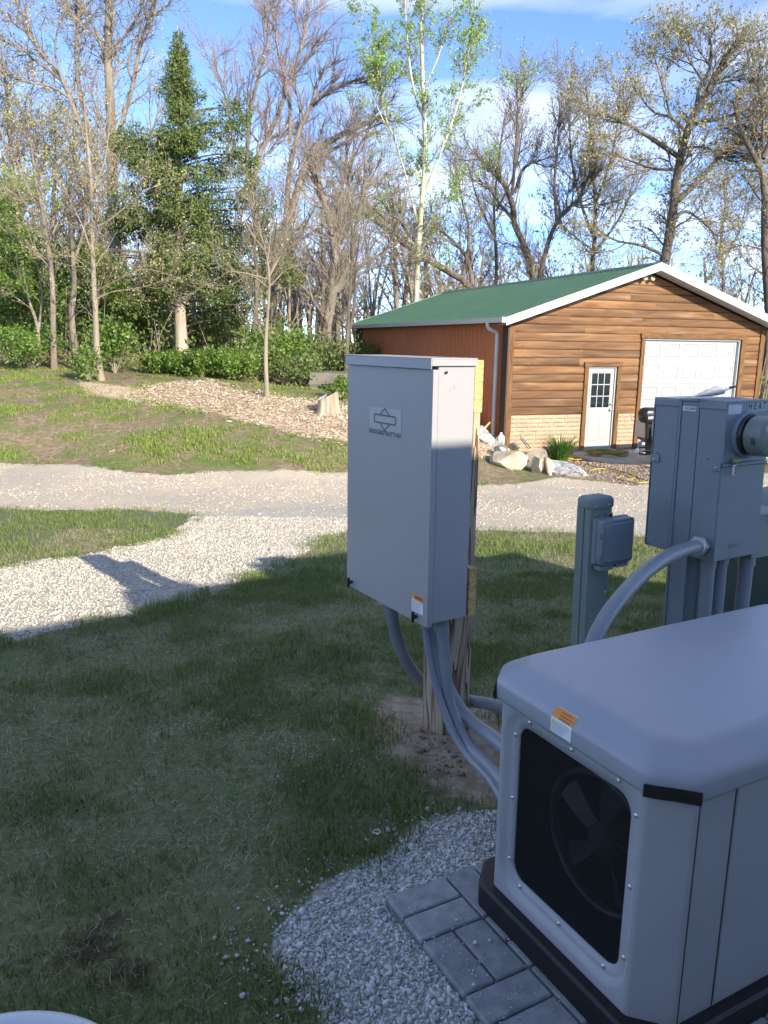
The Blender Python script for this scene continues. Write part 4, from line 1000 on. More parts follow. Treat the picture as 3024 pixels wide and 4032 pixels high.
# caulk tube lying on the meter hood
ct0 = Vector(at(2728, 1556, 3.33)); ct1 = Vector(at(2840, 1537, 3.30)); zt = 1.396
TB = thing('caulk_tube', 'white squeezed sealant tube with dark nozzle lying on the meter box', 'tube')
A = Vector((ct0.x, ct0.y, zt)); B = Vector((ct1.x + .012, ct1.y, zt + .034)); dd = (B - A).normalized(); sd = dd.cross(Vector((0, 0, 1))).normalized(); uu = sd.cross(dd)
rs = []
for t, w_, h_ in ((0, .026, .001), (.06, .026, .0025), (.3, .024, .010), (.6, .022, .017), (.85, .020, .0195), (.97, .019, .019), (1.0, .016, .016)):
    c0 = A.lerp(B, t); rs.append([c0 + sd * math.cos(2 * math.pi * k / 16) * w_ + uu * math.sin(2 * math.pi * k / 16) * h_ for k in range(16)])
MB().rings(rs).obj('tube_body', mat('tube_white', [(.62, .63, .60), (.70, .71, .68), (.50, .54, .50)], scale=26, rough=.3), TB)
MB().tube([B, B + dd * .006, B + dd * .018], [.010, .009, .0065], 12).obj('neck', M_WHITE, TB)
MB().tube([B + dd * .018, B + dd * .045], [.0062, .004], 10).obj('nozzle', mat('nozzle_dark', [(.05, .03, .06), (.08, .05, .09)], scale=20, rough=.5), TB)
for t0, t1_, mm in ((.42, .50, M_INK2), (.66, .80, mat('print_green', [(.25, .33, .28), (.3, .38, .32)], scale=20, rough=.4))):
    rs = []
    for t in (t0, t1_):
        h_ = .0135 + .0065 * (t - .4) / .4 if t < .85 else .0195; w_ = .0235 - .004 * t; c0 = A.lerp(B, t)
        rs.append([c0 + sd * math.cos(R(100 + 8 * k)) * (w_ + .001) + uu * math.sin(R(100 + 8 * k)) * (h_ + .001) for k in range(8)])
    MB().rings(rs, False, False, True, closed=False).obj('printed_band', mm, TB)

# dark green transformer cabinet at the right edge
TR = thing('green_cabinet', 'dark green utility cabinet standing at the right edge behind the generator', 'utility box', (2.34, 4.05, z1(2.4, 4.1)), 31)
M_DG = mat('dark_green_paint', [(.012, .028, .020), (.018, .038, .027)], scale=8, rough=.45)
g = MB(); g.rings([[(0, 0, -.1), (.9, 0, -.1), (.9, .8, -.1), (0, .8, -.1)], [(.05, .05, .74), (.88, .05, .74), (.88, .78, .74), (.05, .78, .74)]], smooth=False); g.obj('cabinet', M_DG, TR, .01, 2)
MB().box(.03, .92, .02, .82, .741, .78).obj('lid', M_DG, TR, .012, 2)

# white plastic tub in the corner at the photographer's feet
tb = at(300, 3978, 1.0); zt = .42; tb = ray(300, 3980); tb = tb * ((zt - CAM_H) / tb[2])
TUB = thing('plastic_tub', 'round white plastic tub rim at the bottom left corner', 'tub', (tb[0] - .07, tb[1] - .262, 0), 0)
M_TUB = mat('white_plastic', [(.62, .64, .68), (.68, .70, .73)], scale=4, rough=.22, spec=.5)
MB().lathe([(.20, .0), (.235, .36), (.250, .372), (.266, .385), (.272, .402), (.266, .416), (.252, .421), (.236, .417), (.226, .405), (.221, .38), (.19, .03), (.0001, .03)], 72, 'z').obj('tub_wall', M_TUB, TUB)
# little white pull ring lying in the grass
rp = ter([(1480, 3310)])[0]
RG = thing('pull_ring', 'tiny white plastic pull ring lying in the grass', 'ring', (rp[0], rp[1], z1(*rp) + .034), 20)
MB().tube([(.0125 * math.cos(a), .010 * math.sin(a) - .003 * abs(math.cos(a)), .002 * math.sin(2 * a)) for a in np.linspace(.0, 2 * math.pi, 25)], .0013, 8).obj('loop', M_WHITE, RG)
MB().box(-.003, .003, -.018, -.010, -.002, .002).obj('tab', M_WHITE, RG, .001, 1)
# ------------------------------------------------------------------ garage
FL = -.92
GAR = thing('garage', 'log sided garage with green metal roof and white overhead door', 'garage', (2.79, 18.5, FL), 19)
GWD, GLN = 7.33, 12.0
SL = .335
def ux(x): return 2.985 + SL * min(x, GWD - x)          # underside of roof at the wall
M_ROOF = mat('green_metal', [(.042, .094, .058), (.050, .108, .068)], scale=2, rough=.36, rand=.04, spec=.45)
M_RED = mat('red_brown_metal', [(.46, .135, .048), (.50, .15, .056)], scale=2, rough=.5, rand=.04)
M_TRIMW = mat('white_metal_trim', [(.50, .51, .51), (.54, .54, .53)], scale=4, rough=.45)
M_DOORW = mat('white_door_paint', [(.37, .37, .36), (.395, .395, .385)], scale=6, rough=.5)
M_TRIM = wood_mat('stained_trim', (.20, .105, .042), (.10, .05, .02), 1.4, 8, axis=2)
M_TRIMH = wood_mat('stained_trim_h', (.20, .105, .042), (.10, .05, .02), 1.4, 8, axis=0)
def log_mat():
    m = bpy.data.materials.new('log_siding'); m.use_nodes = True; t = m.node_tree; p = t.nodes['Principled BSDF']; p.inputs['Roughness'].default_value = .6; p.inputs['Specular IOR Level'].default_value = .3
    tcn = N(t, 'ShaderNodeTexCoord'); oi = N(t, 'ShaderNodeObjectInfo'); ml = N(t, 'ShaderNodeMath', operation='MULTIPLY'); ml.inputs[1].default_value = 23.0; t.links.new(oi.outputs['Random'], ml.inputs[0])
    def nz(scale, st, det=4, dist=0.0):
        mpn = N(t, 'ShaderNodeMapping'); mpn.inputs['Scale'].default_value = st; t.links.new(ml.outputs[0], mpn.inputs['Location']); t.links.new(tcn.outputs['Object'], mpn.inputs[0])
        n = N(t, 'ShaderNodeTexNoise'); n.inputs['Scale'].default_value = scale; n.inputs['Detail'].default_value = det; n.inputs['Distortion'].default_value = dist; t.links.new(mpn.outputs[0], n.inputs[0]); return n.outputs[0], mpn.outputs[0]
    g, _ = nz(9, (.10, 1, 1), 4, .6)
    r = N(t, 'ShaderNodeValToRGB'); e = r.color_ramp.elements; e[0].position = .3; e[0].color = (.095, .044, .018, 1); e[1].position = .7; e[1].color = (.25, .130, .055, 1); q = e.new(.5); q.color = (.17, .083, .032, 1)
    t.links.new(g, r.inputs[0])
    # knots
    mpn = N(t, 'ShaderNodeMapping'); mpn.inputs['Scale'].default_value = (2.4, .01, 5.2); t.links.new(ml.outputs[0], mpn.inputs['Location']); t.links.new(tcn.outputs['Object'], mpn.inputs[0])
    v = N(t, 'ShaderNodeTexVoronoi'); v.inputs['Scale'].default_value = 1.0; t.links.new(mpn.outputs[0], v.inputs['Vector'])
    kr = N(t, 'ShaderNodeValToRGB'); e = kr.color_ramp.elements; e[0].position = .03; e[0].color = (.9, .9, .9, 1); e[1].position = .12; e[1].color = (0, 0, 0, 1); t.links.new(v.outputs['Distance'], kr.inputs[0])
    mx = N(t, 'ShaderNodeMixRGB'); mx.inputs[2].default_value = (.13, .05, .015, 1); t.links.new(kr.outputs[0], mx.inputs[0]); t.links.new(r.outputs[0], mx.inputs[1])
    # weathered grey streaks
    w, _ = nz(4, (.16, 1, 2.2), 5, .2); wr = N(t, 'ShaderNodeValToRGB'); e = wr.color_ramp.elements; e[0].position = .60; e[0].color = (0, 0, 0, 1); e[1].position = .74; e[1].color = (.6, .6, .6, 1); t.links.new(w, wr.inputs[0])
    mx2 = N(t, 'ShaderNodeMixRGB'); mx2.inputs[2].default_value = (.30, .225, .16, 1); t.links.new(wr.outputs[0], mx2.inputs[0]); t.links.new(mx.outputs[0], mx2.inputs[1])
    mr = N(t, 'ShaderNodeMapRange'); mr.inputs['To Min'].default_value = .72; mr.inputs['To Max'].default_value = 1.35; t.links.new(oi.outputs['Random'], mr.inputs[0])
    hs = N(t, 'ShaderNodeHueSaturation'); t.links.new(mr.outputs[0], hs.inputs['Value']); t.links.new(mx2.outputs[0], hs.inputs['Color']); t.links.new(hs.outputs[0], p.inputs['Base Color'])
    b = N(t, 'ShaderNodeBump'); b.inputs['Strength'].default_value = .35; b.inputs['Distance'].default_value = .006; t.links.new(g, b.inputs['Height']); t.links.new(b.outputs[0], p.inputs['Normal'])
    return m
M_LOG = log_mat()
# core walls (dark backing, set back from the cladding)
M_CORE = mat('wall_core', [(.10, .06, .04), (.12, .07, .05)], scale=3, rough=.9)
core = MB(); prof_ = [(.03, .0), (GWD - .03, .0), (GWD - .03, ux(0) - .02), (GWD / 2, ux(GWD / 2) - .02), (.03, ux(0) - .02)]
core.prism([(.03, 0), (2.16, 0), (2.16, 2.02), (2.96, 2.02), (2.96, 0), (3.69, 0), (3.69, 2.70), (6.60, 2.70), (6.60, 0), (GWD - .03, 0)] + prof_[2:], .10, .16, 'y')
core.obj('gable_wall', M_CORE, GAR)
MB().box(.03, .09, .16, GLN, 0, ux(0) - .02).obj('left_wall', M_CORE, GAR); MB().box(GWD - .09, GWD - .03, .16, GLN, 0, ux(0) - .02).obj('right_wall', M_CORE, GAR)
MB().prism(prof_, GLN, GLN + .1, 'y').obj('back_wall', M_CORE, GAR)
# log planks
PH = .1905; z0p = .885
spans_open = [(2.05, 3.07, 2.12), (3.58, 6.74, 2.81)]
def plank(xa, xb, z, h):
    pr = [(.034, 0), (.014, .006), (.007, .03), (.004, .085), (.005, .135), (.010, .168), (.020, h - .006), (.034, h - .002)]
    def xl(x, zz, left):
        # limit at the rake
        if zz > ux(0):
            o = (zz - 2.985) / SL
            return max(x, o) if left else min(x, GWD - o)
        return x
    xm = (xa + xb) / 2
    A = []; B = []
    for d, zz in pr:
        za_ = min(z + zz, ux(GWD / 2) - .01)
        a = xl(xa, za_, True); b = xl(xb, za_, False)
        if b < a: a = b = (a + b) / 2
        A.append((a - xm, d, za_ - z)); B.append((b - xm, d, za_ - z))
    m = MB(); m.rings([A, B], True, True, False, closed=True)
    o = m.obj('log_plank', M_LOG, GAR); o.location = (xm, 0, z)
row = 0; z = z0p
while z < ux(GWD / 2) - .03:
    h = PH; zt_ = z + h
    lo, hi = .14, GWD - .14
    if z > ux(0) - .02:
        lo, hi = 0.0, GWD
        o = max(0, (z - 2.985) / SL); lo, hi = max(lo, o), min(hi, GWD - o)
    segs = [(lo, hi)]
    for a, b, t in spans_open:
        if z + h * .6 < t:
            ns = []
            for s0, s1 in segs:
                if s1 <= a or s0 >= b: ns.append((s0, s1))
                else:
                    if s0 < a: ns.append((s0, a))
                    if s1 > b: ns.append((b, s1))
            segs = ns
    for s0, s1 in segs:
        L = s1 - s0
        cuts = []
        if L > 3.2:
            x = s0 + random.uniform(1.2, 3.0)
            while x < s1 - .7: cuts.append(x); x += random.uniform(2.0, 3.4)
        ed = [s0] + cuts + [s1]
        for a, b in zip(ed, ed[1:]):
            if b - a > .05: plank(a + .001, b - .001, z, h)
    z += PH; row += 1
# corner boards and door trims
def board(x0, x1, z0, z1, m, y0=-.028, y1=.09): return box('trim_board', m, GAR, x0, x1, y0, y1, z0, z1, .004, 1)
board(-.005, .138, 0, 2.95, M_TRIM); board(GWD - .138, GWD + .005, 0, 2.95, M_TRIM)
MB().box(-.03, -.006, -.02, .26, 0, 2.93).obj('corner_flashing', mat('dark_brown_metal', [(.035, .018, .012), (.045, .024, .016)], scale=4, rough=.5), GAR)
board(2.05, 2.155, 0, 2.015, M_TRIM, -.035); board(2.965, 3.07, 0, 2.015, M_TRIM, -.035); board(2.03, 3.09, 2.017, 2.125, M_TRIMH, -.04)
board(3.58, 3.688, 0, 2.695, M_TRIM, -.035); board(6.602, 6.74, 0, 2.695, M_TRIM, -.035); board(3.56, 6.76, 2.697, 2.81, M_TRIMH, -.04)
# split faced stone veneer
M_VEN = mat('tan_split_stone', [(.40, .27, .18), (.50, .355, .245), (.58, .43, .31)], scale=9, rough=.9, bump=.5, bscale=26, bdist=.01, rand=.10, spec=.2)
vm = []
for k in range(6):
    nx_, nz_ = 5, 3; vv = []; ff = []
    for j in range(nz_ + 1):
        for i in range(nx_ + 1):
            e = (i in (0, nx_)) or (j in (0, nz_)); vv.append((i / nx_ - .5, (-.010 if e else -.022 - random.random() * .018), j / nz_ - .5))
    for j in range(nz_):
        for i in range(nx_): a = j * (nx_ + 1) + i; ff.append((a, a + 1, a + nx_ + 2, a + nx_ + 1))
    b = MB(); b.add(vv, ff); c = [0, nx_, (nz_ + 1) * (nx_ + 1) - 1, nz_ * (nx_ + 1)]; pk = [vv[i] for i in c]
    b.add(pk + [(p[0], .03, p[2]) for p in pk], [(0, 4, 5, 1), (1, 5, 6, 2), (2, 6, 7, 3), (3, 7, 4, 0)]); vm.append(b.mesh('stone_block'))
RH = .0975
for (xa, xb) in ((.14, 2.05), (3.07, 3.58), (6.74, GWD - .14)):
    MB().box(xa, xb, .052, .1, 0, .885).obj('mortar', mat('tan_mortar', [(.36, .26, .18), (.42, .31, .22)], scale=20, rough=.95), GAR)
    for r_ in range(9):
        x = xa
        first = True
        while x < xb - .02:
            L = random.choice((.22, .30, .38, .40)) * (random.uniform(.4, .8) if first else 1); first = False
            if xb - (x + L) < .09: L = xb - x
            L = min(L, xb - x)
            link('stone_block', random.choice(vm), M_VEN, GAR, loc=(x + L / 2, .03, .005 + r_ * RH + RH / 2), scale=(L - .007, 1, RH - .006)); x += L
# entry door
ED = MB()
dr_ = MB().box(2.19, 2.93, .06, .098, .03, 1.985).obj('entry_door', M_DOORW, GAR, .003, 1)
MB().box(2.157, 2.188, .02, .098, .01, 2.013).obj('jamb', M_TRIMW, GAR); MB().box(2.932, 2.963, .02, .098, .01, 2.013).obj('jamb', M_TRIMW, GAR); MB().box(2.189, 2.931, .02, .098, 1.987, 2.013).obj('jamb', M_TRIMW, GAR)
M_PANE = mat('dark_glass', [(.012, .016, .020), (.02, .024, .03)], scale=2, rough=.06, spec=.8)
wx0, wx1, wz0, wz1 = 2.29, 2.83, 1.03, 1.87
MB().box(wx0 - .03, wx1 + .03, .048, .0595, wz0 - .03, wz1 + .03).obj('lite_frame', M_DOORW, dr_, .004, 1)
pw, ph_ = (wx1 - wx0) / 3, (wz1 - wz0) / 3
pmn = MB().box(-pw / 2 + .012, pw / 2 - .012, -.003, .001, -ph_ / 2 + .012, ph_ / 2 - .012).mesh('pane')
for i in range(3):
    for j in range(3): link('pane', pmn, M_PANE, dr_, loc=(wx0 + pw * (i + .5), .0465, wz0 + ph_ * (j + .5)))
rp_ = MB(); rp_.rings([[(a, .06, b) for a, b in rrect(-.13, .13, -.33, .33, .01, 2)], [(a, .052, b) for a, b in rrect(-.115, .115, -.315, .315, .01, 2)], [(a, .058, b) for a, b in rrect(-.10, .10, -.30, .30, .01, 2)], [(a, .05, b) for a, b in rrect(-.075, .075, -.275, .275, .01, 2)]], False, True, False)
rpm = rp_.mesh('raised_panel')
for x in (2.41, 2.71): link('raised_panel', rpm, M_DOORW, dr_, loc=(x, 0, .56))
for z in (.98, 1.12): MB().lathe([(.0001, -.005), (.026, -.003), (.030, .02), (.02, .03), (.012, .055)], 16, 'y', (2.875, .0, z)).obj('handle', M_STEEL, dr_)
# overhead door: five sections of five raised panels
gx0, gx1, gzt = 3.72, 6.57, 2.66
OD = MB().box(gx0, gx1, .115, .15, .02, gzt).obj('overhead_door', M_DOORW, GAR)
for xa, xb in ((3.690, 3.7195), (6.5705, 6.60)): MB().box(xa, xb, .02, .11, .01, 2.694).obj('jamb', M_TRIMW, GAR)
MB().box(3.7205, 6.5695, .02, .11, gzt + .002, 2.694).obj('jamb', M_TRIMW, GAR)
sw_, sh_ = (gx1 - gx0) / 5, (gzt - .02) / 5
secm = MB().box(gx0 + .004, gx1 - .004, .100, .1145, .006, sh_ - .006).mesh('door_section', .004, 1)
pb = MB(); pb.rings([[(a, .0995, b) for a, b in rrect(-sw_ * .40, sw_ * .40, -sh_ * .34, sh_ * .34, .012, 2)], [(a, .1135, b) for a, b in rrect(-sw_ * .375, sw_ * .375, -sh_ * .30, sh_ * .30, .012, 2)], [(a, .1135, b) for a, b in rrect(-sw_ * .36, sw_ * .36, -sh_ * .275, sh_ * .275, .012, 2)], [(a, .096, b) for a, b in rrect(-sw_ * .31, sw_ * .31, -sh_ * .21, sh_ * .21, .012, 2)]], False, True, False)
pbm = pb.mesh('raised_panel')
fr = MB()
for j in range(5):
    # section face with five real openings: rails and stiles around the raised panels
    zb = .02 + j * sh_
    b = MB(); b.box(gx0, gx1, .0985, .1145, zb + .004, zb + sh_ * .16); b.box(gx0, gx1, .0985, .1145, zb + sh_ * .84, zb + sh_ - .004)
    for i in range(6):
        xa = gx0 + sw_ * (i - .10); xb = gx0 + sw_ * (i + .10); b.box(max(xa, gx0), min(xb, gx1), .0985, .1145, zb + sh_ * .16, zb + sh_ * .84)
    b.obj('door_section', M_DOORW, OD)
    for i in range(5): link('raised_panel', pbm, M_DOORW, OD, loc=(gx0 + sw_ * (i + .5), 0, zb + sh_ / 2))
# red metal wall panels on the left side
PWD = .9144
rib = MB(); pr = []
for k in range(4):
    b0 = k * PWD / 4; pr += [(b0, 0), (b0 + .155, 0), (b0 + .175, -.02), (b0 + .205, -.02), (b0 + .2255, 0)]
A = [(x - 0, y_, 0) for y_, x in pr]; B = [(x, y_, 2.96) for y_, x in pr]
rib.rings([A, B], False, False, False, closed=False); ribm = rib.mesh('wall_panel')
k = 0; y = .262
while y + PWD < GLN + .1:
    link('wall_panel', ribm, M_RED, GAR, loc=(.02, y, .02)); y += PWD
# roof
OV, EV, RT = .40, .28, 3.08
y0r, y1r = -OV, GLN + OV
npan = 14; pwid = (y1r - y0r) / npan
rl = (GWD / 2 + EV) * math.sqrt(1 + SL * SL); ang_ = math.atan(SL)
pr = []
for k in range(4):
    b0 = k * pwid / 4; pr += [(b0, 0), (b0 + pwid / 4 - .058, 0), (b0 + pwid / 4 - .045, .015), (b0 + pwid / 4 - .016, .015), (b0 + pwid / 4 - .003, 0)]
pr += [(pwid, 0)]
rp2 = MB(); rp2.rings([[(0, a, b) for a, b in pr], [(rl, a, b) for a, b in pr]], False, False, False, closed=False); rpan = rp2.mesh('roof_panel')
for i in range(npan):
    link('roof_panel', rpan, M_ROOF, GAR, loc=(-EV, y0r + i * pwid, RT + .004), rot=(0, -ang_, 0))
    link('roof_panel', rpan, M_ROOF, GAR, loc=(GWD + EV, y0r + i * pwid, RT + .004), rot=(0, -(math.pi - ang_), 0), scale=(1, 1, -1))
rz = RT + SL * (GWD / 2 + EV)
MB().prism([(GWD / 2 - .16, rz - .045), (GWD / 2, rz + .03), (GWD / 2 + .16, rz - .045), (GWD / 2 + .16, rz - .03), (GWD / 2, rz + .045), (GWD / 2 - .16, rz - .03)], y0r, y1r, 'y').obj('ridge_cap', M_ROOF, GAR)
# rake fascia, soffit
def rake(y0, y1):
    for s in (0, 1):
        f = (lambda x: x) if s == 0 else (lambda x: GWD - x)
        P = [(f(-EV - .02), RT - .155 - .007), (f(GWD / 2), rz - .155), (f(GWD / 2), rz + .025), (f(-EV - .02), RT + .025 - .007)]
        MB().prism(P, y0, y1, 'y').obj('rake_fascia', M_TRIMW, GAR)
rake(y0r - .03, y0r); rake(y1r, y1r + .03)
for s in (0, 1):
    f = (lambda x: x) if s == 0 else (lambda x: GWD - x)
    n_ = 14
    for k in range(n_):
        xa, xb = -EV + (GWD / 2 + EV) * k / n_, -EV + (GWD / 2 + EV) * (k + 1) / n_ - .012
        za_, zb_ = RT - .135 + SL * (xa + EV), RT - .135 + SL * (xb + EV)
        MB().prism([(f(xa), za_), (f(xb), zb_), (f(xb), zb_ + .012), (f(xa), za_ + .012)], y0r, .0, 'y').obj('soffit_board', M_TRIMW, GAR)
    P = [(f(-EV), RT - .125), (f(GWD / 2), rz - .125), (f(GWD / 2), rz - .01), (f(-EV), RT - .01)]
    MB().prism(P, y0r + .005, y1r - .005, 'y').obj('roof_deck', M_CORE, GAR)
# gutter and downspout on the left
gt = MB(); gp_ = [(-.005, .06), (-.005, -.03), (-.035, -.05), (-.085, -.05), (-.10, 0), (-.115, .06), (-.105, .06), (-.092, 0), (-.08, -.04), (-.038, -.04), (-.015, -.02), (-.015, .06)]
gt.prism([(-EV + a, RT - .045 + b) for a, b in gp_], y0r + .02, y1r - .02, 'y'); gt.obj('gutter', M_TRIMW, GAR)
MB().box(-EV - .115, -EV - .004, y0r, y0r + .018, RT - .10, RT + .02).obj('gutter_end', M_TRIMW, GAR)
dsx = -.085
ds = smooth_path([(-EV - .06, .42, RT - .08), (-EV - .06, .42, RT - .15), (-EV - .0, .42, RT - .23), (dsx - .02, .42, RT - .30), (dsx, .42, RT - .40), (dsx, .42, RT - .9), (dsx, .42, .9), (dsx, .42, .12)], 5)
MB().tube(ds, .045, 10).obj('downspout', M_TRIMW, GAR)
# flood lamps under the peak
for dx_ in (-.09, .12):
    fl = MB(); fl.lathe([(.02, .0), (.035, -.03), (.055, -.08), (.058, -.10), (.0001, -.095)], 16, 'y', (GWD / 2 - .12 + dx_, -.05, ux(GWD / 2) - .13)); fl.obj('flood_lamp', mat('lamp_tan', [(.55, .45, .30), (.60, .50, .36)], scale=10, rough=.4), GAR)
MB().box(GWD / 2 - .20, GWD / 2 + .0, -.05, .0, ux(GWD / 2) - .16, ux(GWD / 2) - .10).obj('lamp_mount', M_TRIMW, GAR, .005, 1)
# slab and apron
def gw(x, y):
    a = R(19); return (2.79 + x * math.cos(a) - y * math.sin(a), 18.5 + x * math.sin(a) + y * math.cos(a))
sl = link('concrete_slab', MB().box(1.6, 9.6, -2.6, .09, -.25, -.005).mesh('concrete_slab', .01, 1), mat('slab_concrete', [(.34, .32, .28), (.42, .40, .36), (.50, .47, .42)], scale=2.2, rough=.9, bump=.2, bscale=40, spec=.2), None, loc=(2.79, 18.5, FL), rot=(0, 0, R(19)))
setp(sl, 'concrete apron in front of the garage doors', 'concrete', kind='structure')
MB().box(2.1, 3.0, -.16, .06, -.004, .028).obj('door_sill', M_TRIMW, GAR, .005, 1)

# ------------------------------------------------------------------ boat on a trailer in front of the garage door
bp = at(2515, 1790, 16.6)
BT = thing('motor_boat', 'silver motor boat with red stripes and black outboard on a trailer', 'boat', (bp[0] + .36, bp[1], -.94), 16)
M_HULL = mat('boat_silver', [(.42, .41, .39), (.52, .51, .48)], scale=3, rough=.35, metal=.2); M_HRED = mat('boat_maroon', [(.20, .02, .02), (.26, .03, .03)], scale=3, rough=.3)
M_HBLK = mat('boat_black', [(.012, .012, .014), (.02, .02, .022)], scale=5, rough=.3)
def hull_sec(x, w, top, keel): return [(x, -w, top), (x, -w * .98, top - .16), (x, -w * .88, keel + .14), (x, 0, keel), (x, w * .88, keel + .14), (x, w * .98, top - .16), (x, w, top)]
secs = [hull_sec(x, w, t, k) for x, w, t, k in ((.0, .82, .92, .42), (.8, .88, .93, .41), (2.2, .90, .96, .41), (3.3, .72, 1.02, .46), (4.1, .38, 1.08, .58), (4.5, .05, 1.12, .80))]
hl = MB(); hl.rings(secs, False, False, True, closed=False); hl.add(secs[0], [tuple(range(7))]); hl.obj('hull', M_HBLK, BT)
def band(a, b, m, nm):
    g = []
    for s in secs: 
        p0, p1 = Vector(s[0]), Vector(s[1]); g.append([p0.lerp(p1, a) + Vector((0, -.008, 0)), p0.lerp(p1, b) + Vector((0, -.008, 0))])
    MB().rings(g, False, False, True, closed=False).obj(nm, m, BT)
band(-.05, .28, M_HULL, 'upper_band'); band(.32, .44, M_HRED, 'red_stripe'); band(.50, .62, M_HRED, 'red_stripe'); band(.70, 1.25, M_HULL, 'lower_band')
g = [[Vector(s[0]) + Vector((0, 0, .0)), Vector(s[0]) + Vector((0, .0, .035)), Vector(s[6]) + Vector((0, 0, .035)), Vector(s[6])] for s in secs]
MB().rings(g, True, True, False).obj('gunwale', M_HULL, BT)
MB().box(-.03, .0, -.80, .80, .60, .94).obj('transom', M_HULL, BT, .01, 1)
MB().rings([[Vector((x, -w_, z_)) for x, w_, z_ in ((2.0, .7, .97), (2.5, .6, 1.30), (2.55, .6, 1.30), (2.05, .7, .97))], [Vector((x, w_, z_)) for x, w_, z_ in ((2.0, .7, .97), (2.5, .6, 1.30), (2.55, .6, 1.30), (2.05, .7, .97))]], smooth=False).obj('windshield', mat('smoked_glass', [(.05, .06, .07), (.07, .08, .09)], scale=2, rough=.1), BT)
om = MB(); rs = []
for z, x0, x1, w in ((.98, -.38, .02, .12), (1.03, -.42, .04, .15), (1.18, -.44, .03, .155), (1.26, -.40, .0, .14), (1.29, -.33, -.06, .10)):
    rs.append([(a, b, z) for a, b in rrect(x0, x1, -w, w, .06, 3)])
om.rings(rs).obj('outboard_cowl', M_HBLK, BT)
text('cowl_text', 'MERCURY', .072, M_WHITE, BT, (-.20, -.160, 1.09), (1, 0, 0), (0, 0, 1), 'CENTER', 1.0, offset=.001)
MB().box(-.37, -.02, -.158, -.153, 1.045, 1.053).obj('cowl_stripe', M_HRED, BT)
MB().rings([[(-.30, -.05, .98), (-.12, -.05, .98), (-.12, .05, .98), (-.30, .05, .98)], [(-.26, -.03, .40), (-.14, -.03, .40), (-.14, .03, .40), (-.26, .03, .40)]], smooth=False).obj('outboard_leg', M_HBLK, BT, .01, 1)
MB().lathe([(.0001, -.42), (.03, -.40), (.05, -.30), (.045, -.12), (.0001, -.06)], 12, 'x', (0, 0, .34)).obj('gear_case', M_HBLK, BT)
for k in range(3):
    a = R(120 * k + 30); MB().add([(-.40, 0, .34), (-.44, .13 * math.cos(a - .5), .34 + .13 * math.sin(a - .5)), (-.42, .15 * math.cos(a), .34 + .15 * math.sin(a)), (-.38, .13 * math.cos(a + .5), .34 + .13 * math.sin(a + .5))], [(0, 1, 2, 3)]).obj('propeller_blade', M_FIT, BT)
MB().box(-.22, .02, -.10, .10, .70, .88).obj('motor_bracket', M_HBLK, BT, .01, 1)
MB().box(-.10, 5.3, -.62, -.56, .26, .33).obj('trailer_rail', M_FIT, BT); MB().box(-.10, 5.3, .56, .62, .26, .33).obj('trailer_rail', M_FIT, BT); MB().box(.05, .12, -.70, .70, .20, .26).obj('trailer_beam', M_FIT, BT)
for y in (-.78, .78): MB().lathe([(.12, -.09), (.26, -.09), (.29, -.05), (.29, .05), (.26, .09), (.12, .09)], 24, 'y', (1.6, y, .29)).obj('tyre', M_BLACK, BT); MB().lathe([(.0001, -.05), (.12, -.06), (.12, .06), (.0001, .05)], 20, 'y', (1.6, y, .29)).obj('rim', M_TRIMW, BT)
MB().box(-.14, -.105, -.72, -.60, .25, .34).obj('tail_light', mat('tail_red', [(.5, .02, .02), (.55, .03, .03)], scale=4, rough=.3), BT)

# ------------------------------------------------------------------ boulders, plants and small things by the garage corner
M_RTAN = mat('tan_limestone', [(.30, .24, .17), (.46, .39, .29), (.58, .51, .40)], scale=3.5, rough=.9, bump=.6, bscale=9, bdist=.03, spec=.15)
M_RGREY = mat('mottled_grey_stone', [(.20, .20, .20), (.36, .36, .35), (.56, .55, .53)], scale=11, rough=.9, bump=.5, bscale=14, bdist=.02, spec=.15, ramp=(.4, .62))
M_RBRN = mat('brown_stone', [(.17, .14, .105), (.27, .23, .175), (.36, .31, .24)], scale=6, rough=.9, bump=.6, bscale=12, bdist=.02, spec=.15)
def boulder(label, px0, px1, py0, py1, d, depth, m, seed, flat=5, tilt=0.0):
    rr_ = random.Random(seed); a = at(px0, py1, d); b = at(px1, py0, d); w = b[0] - a[0]; h = b[2] - a[2]
    bm = bmesh.new(); bmesh.ops.create_icosphere(bm, subdivisions=3, radius=1)
    for k in range(flat + 6):
        n_ = Vector((rr_.gauss(0, 1), rr_.gauss(0, 1), rr_.gauss(0, 1))).normalized(); lim = rr_.uniform(.50, .80)
        for v in bm.verts:
            dd_ = v.co.dot(n_)
            if dd_ > lim: v.co -= n_ * (dd_ - lim)
    mx_ = [max(abs(v.co[i]) for v in bm.verts) for i in range(3)]
    for v in bm.verts:
        q = v.co; q.x /= mx_[0]; q.y /= mx_[1]; q.z /= mx_[2]
        q *= 1 + .05 * mnoise.noise(q * 3 + Vector((seed, 0, 0)))
        q.x, q.z = q.x, q.z + tilt * q.x
        q.x *= w / 2; q.y *= depth / 2; q.z *= h / 2
    me = bpy.data.meshes.new('boulder'); bm.to_mesh(me); bm.free()
    o = link('boulder', me, m, None, loc=((a[0] + b[0]) / 2, d + depth * .2, (a[2] + b[2]) / 2 - .03), rot=(0, 0, R(rr_.uniform(-12, 12))))
    return setp(o, label, 'boulder', 'boulders at the garage corner')
boulder('largest tan limestone slab boulder leaning left of the lily clump', 1930, 2102, 1762, 1868, 14.9, .7, M_RTAN, 3, 6, -.12)
boulder('mottled grey and white flat boulder at the right end of the row', 2160, 2332, 1808, 1896, 14.5, .6, M_RGREY, 5, 5, -.35)
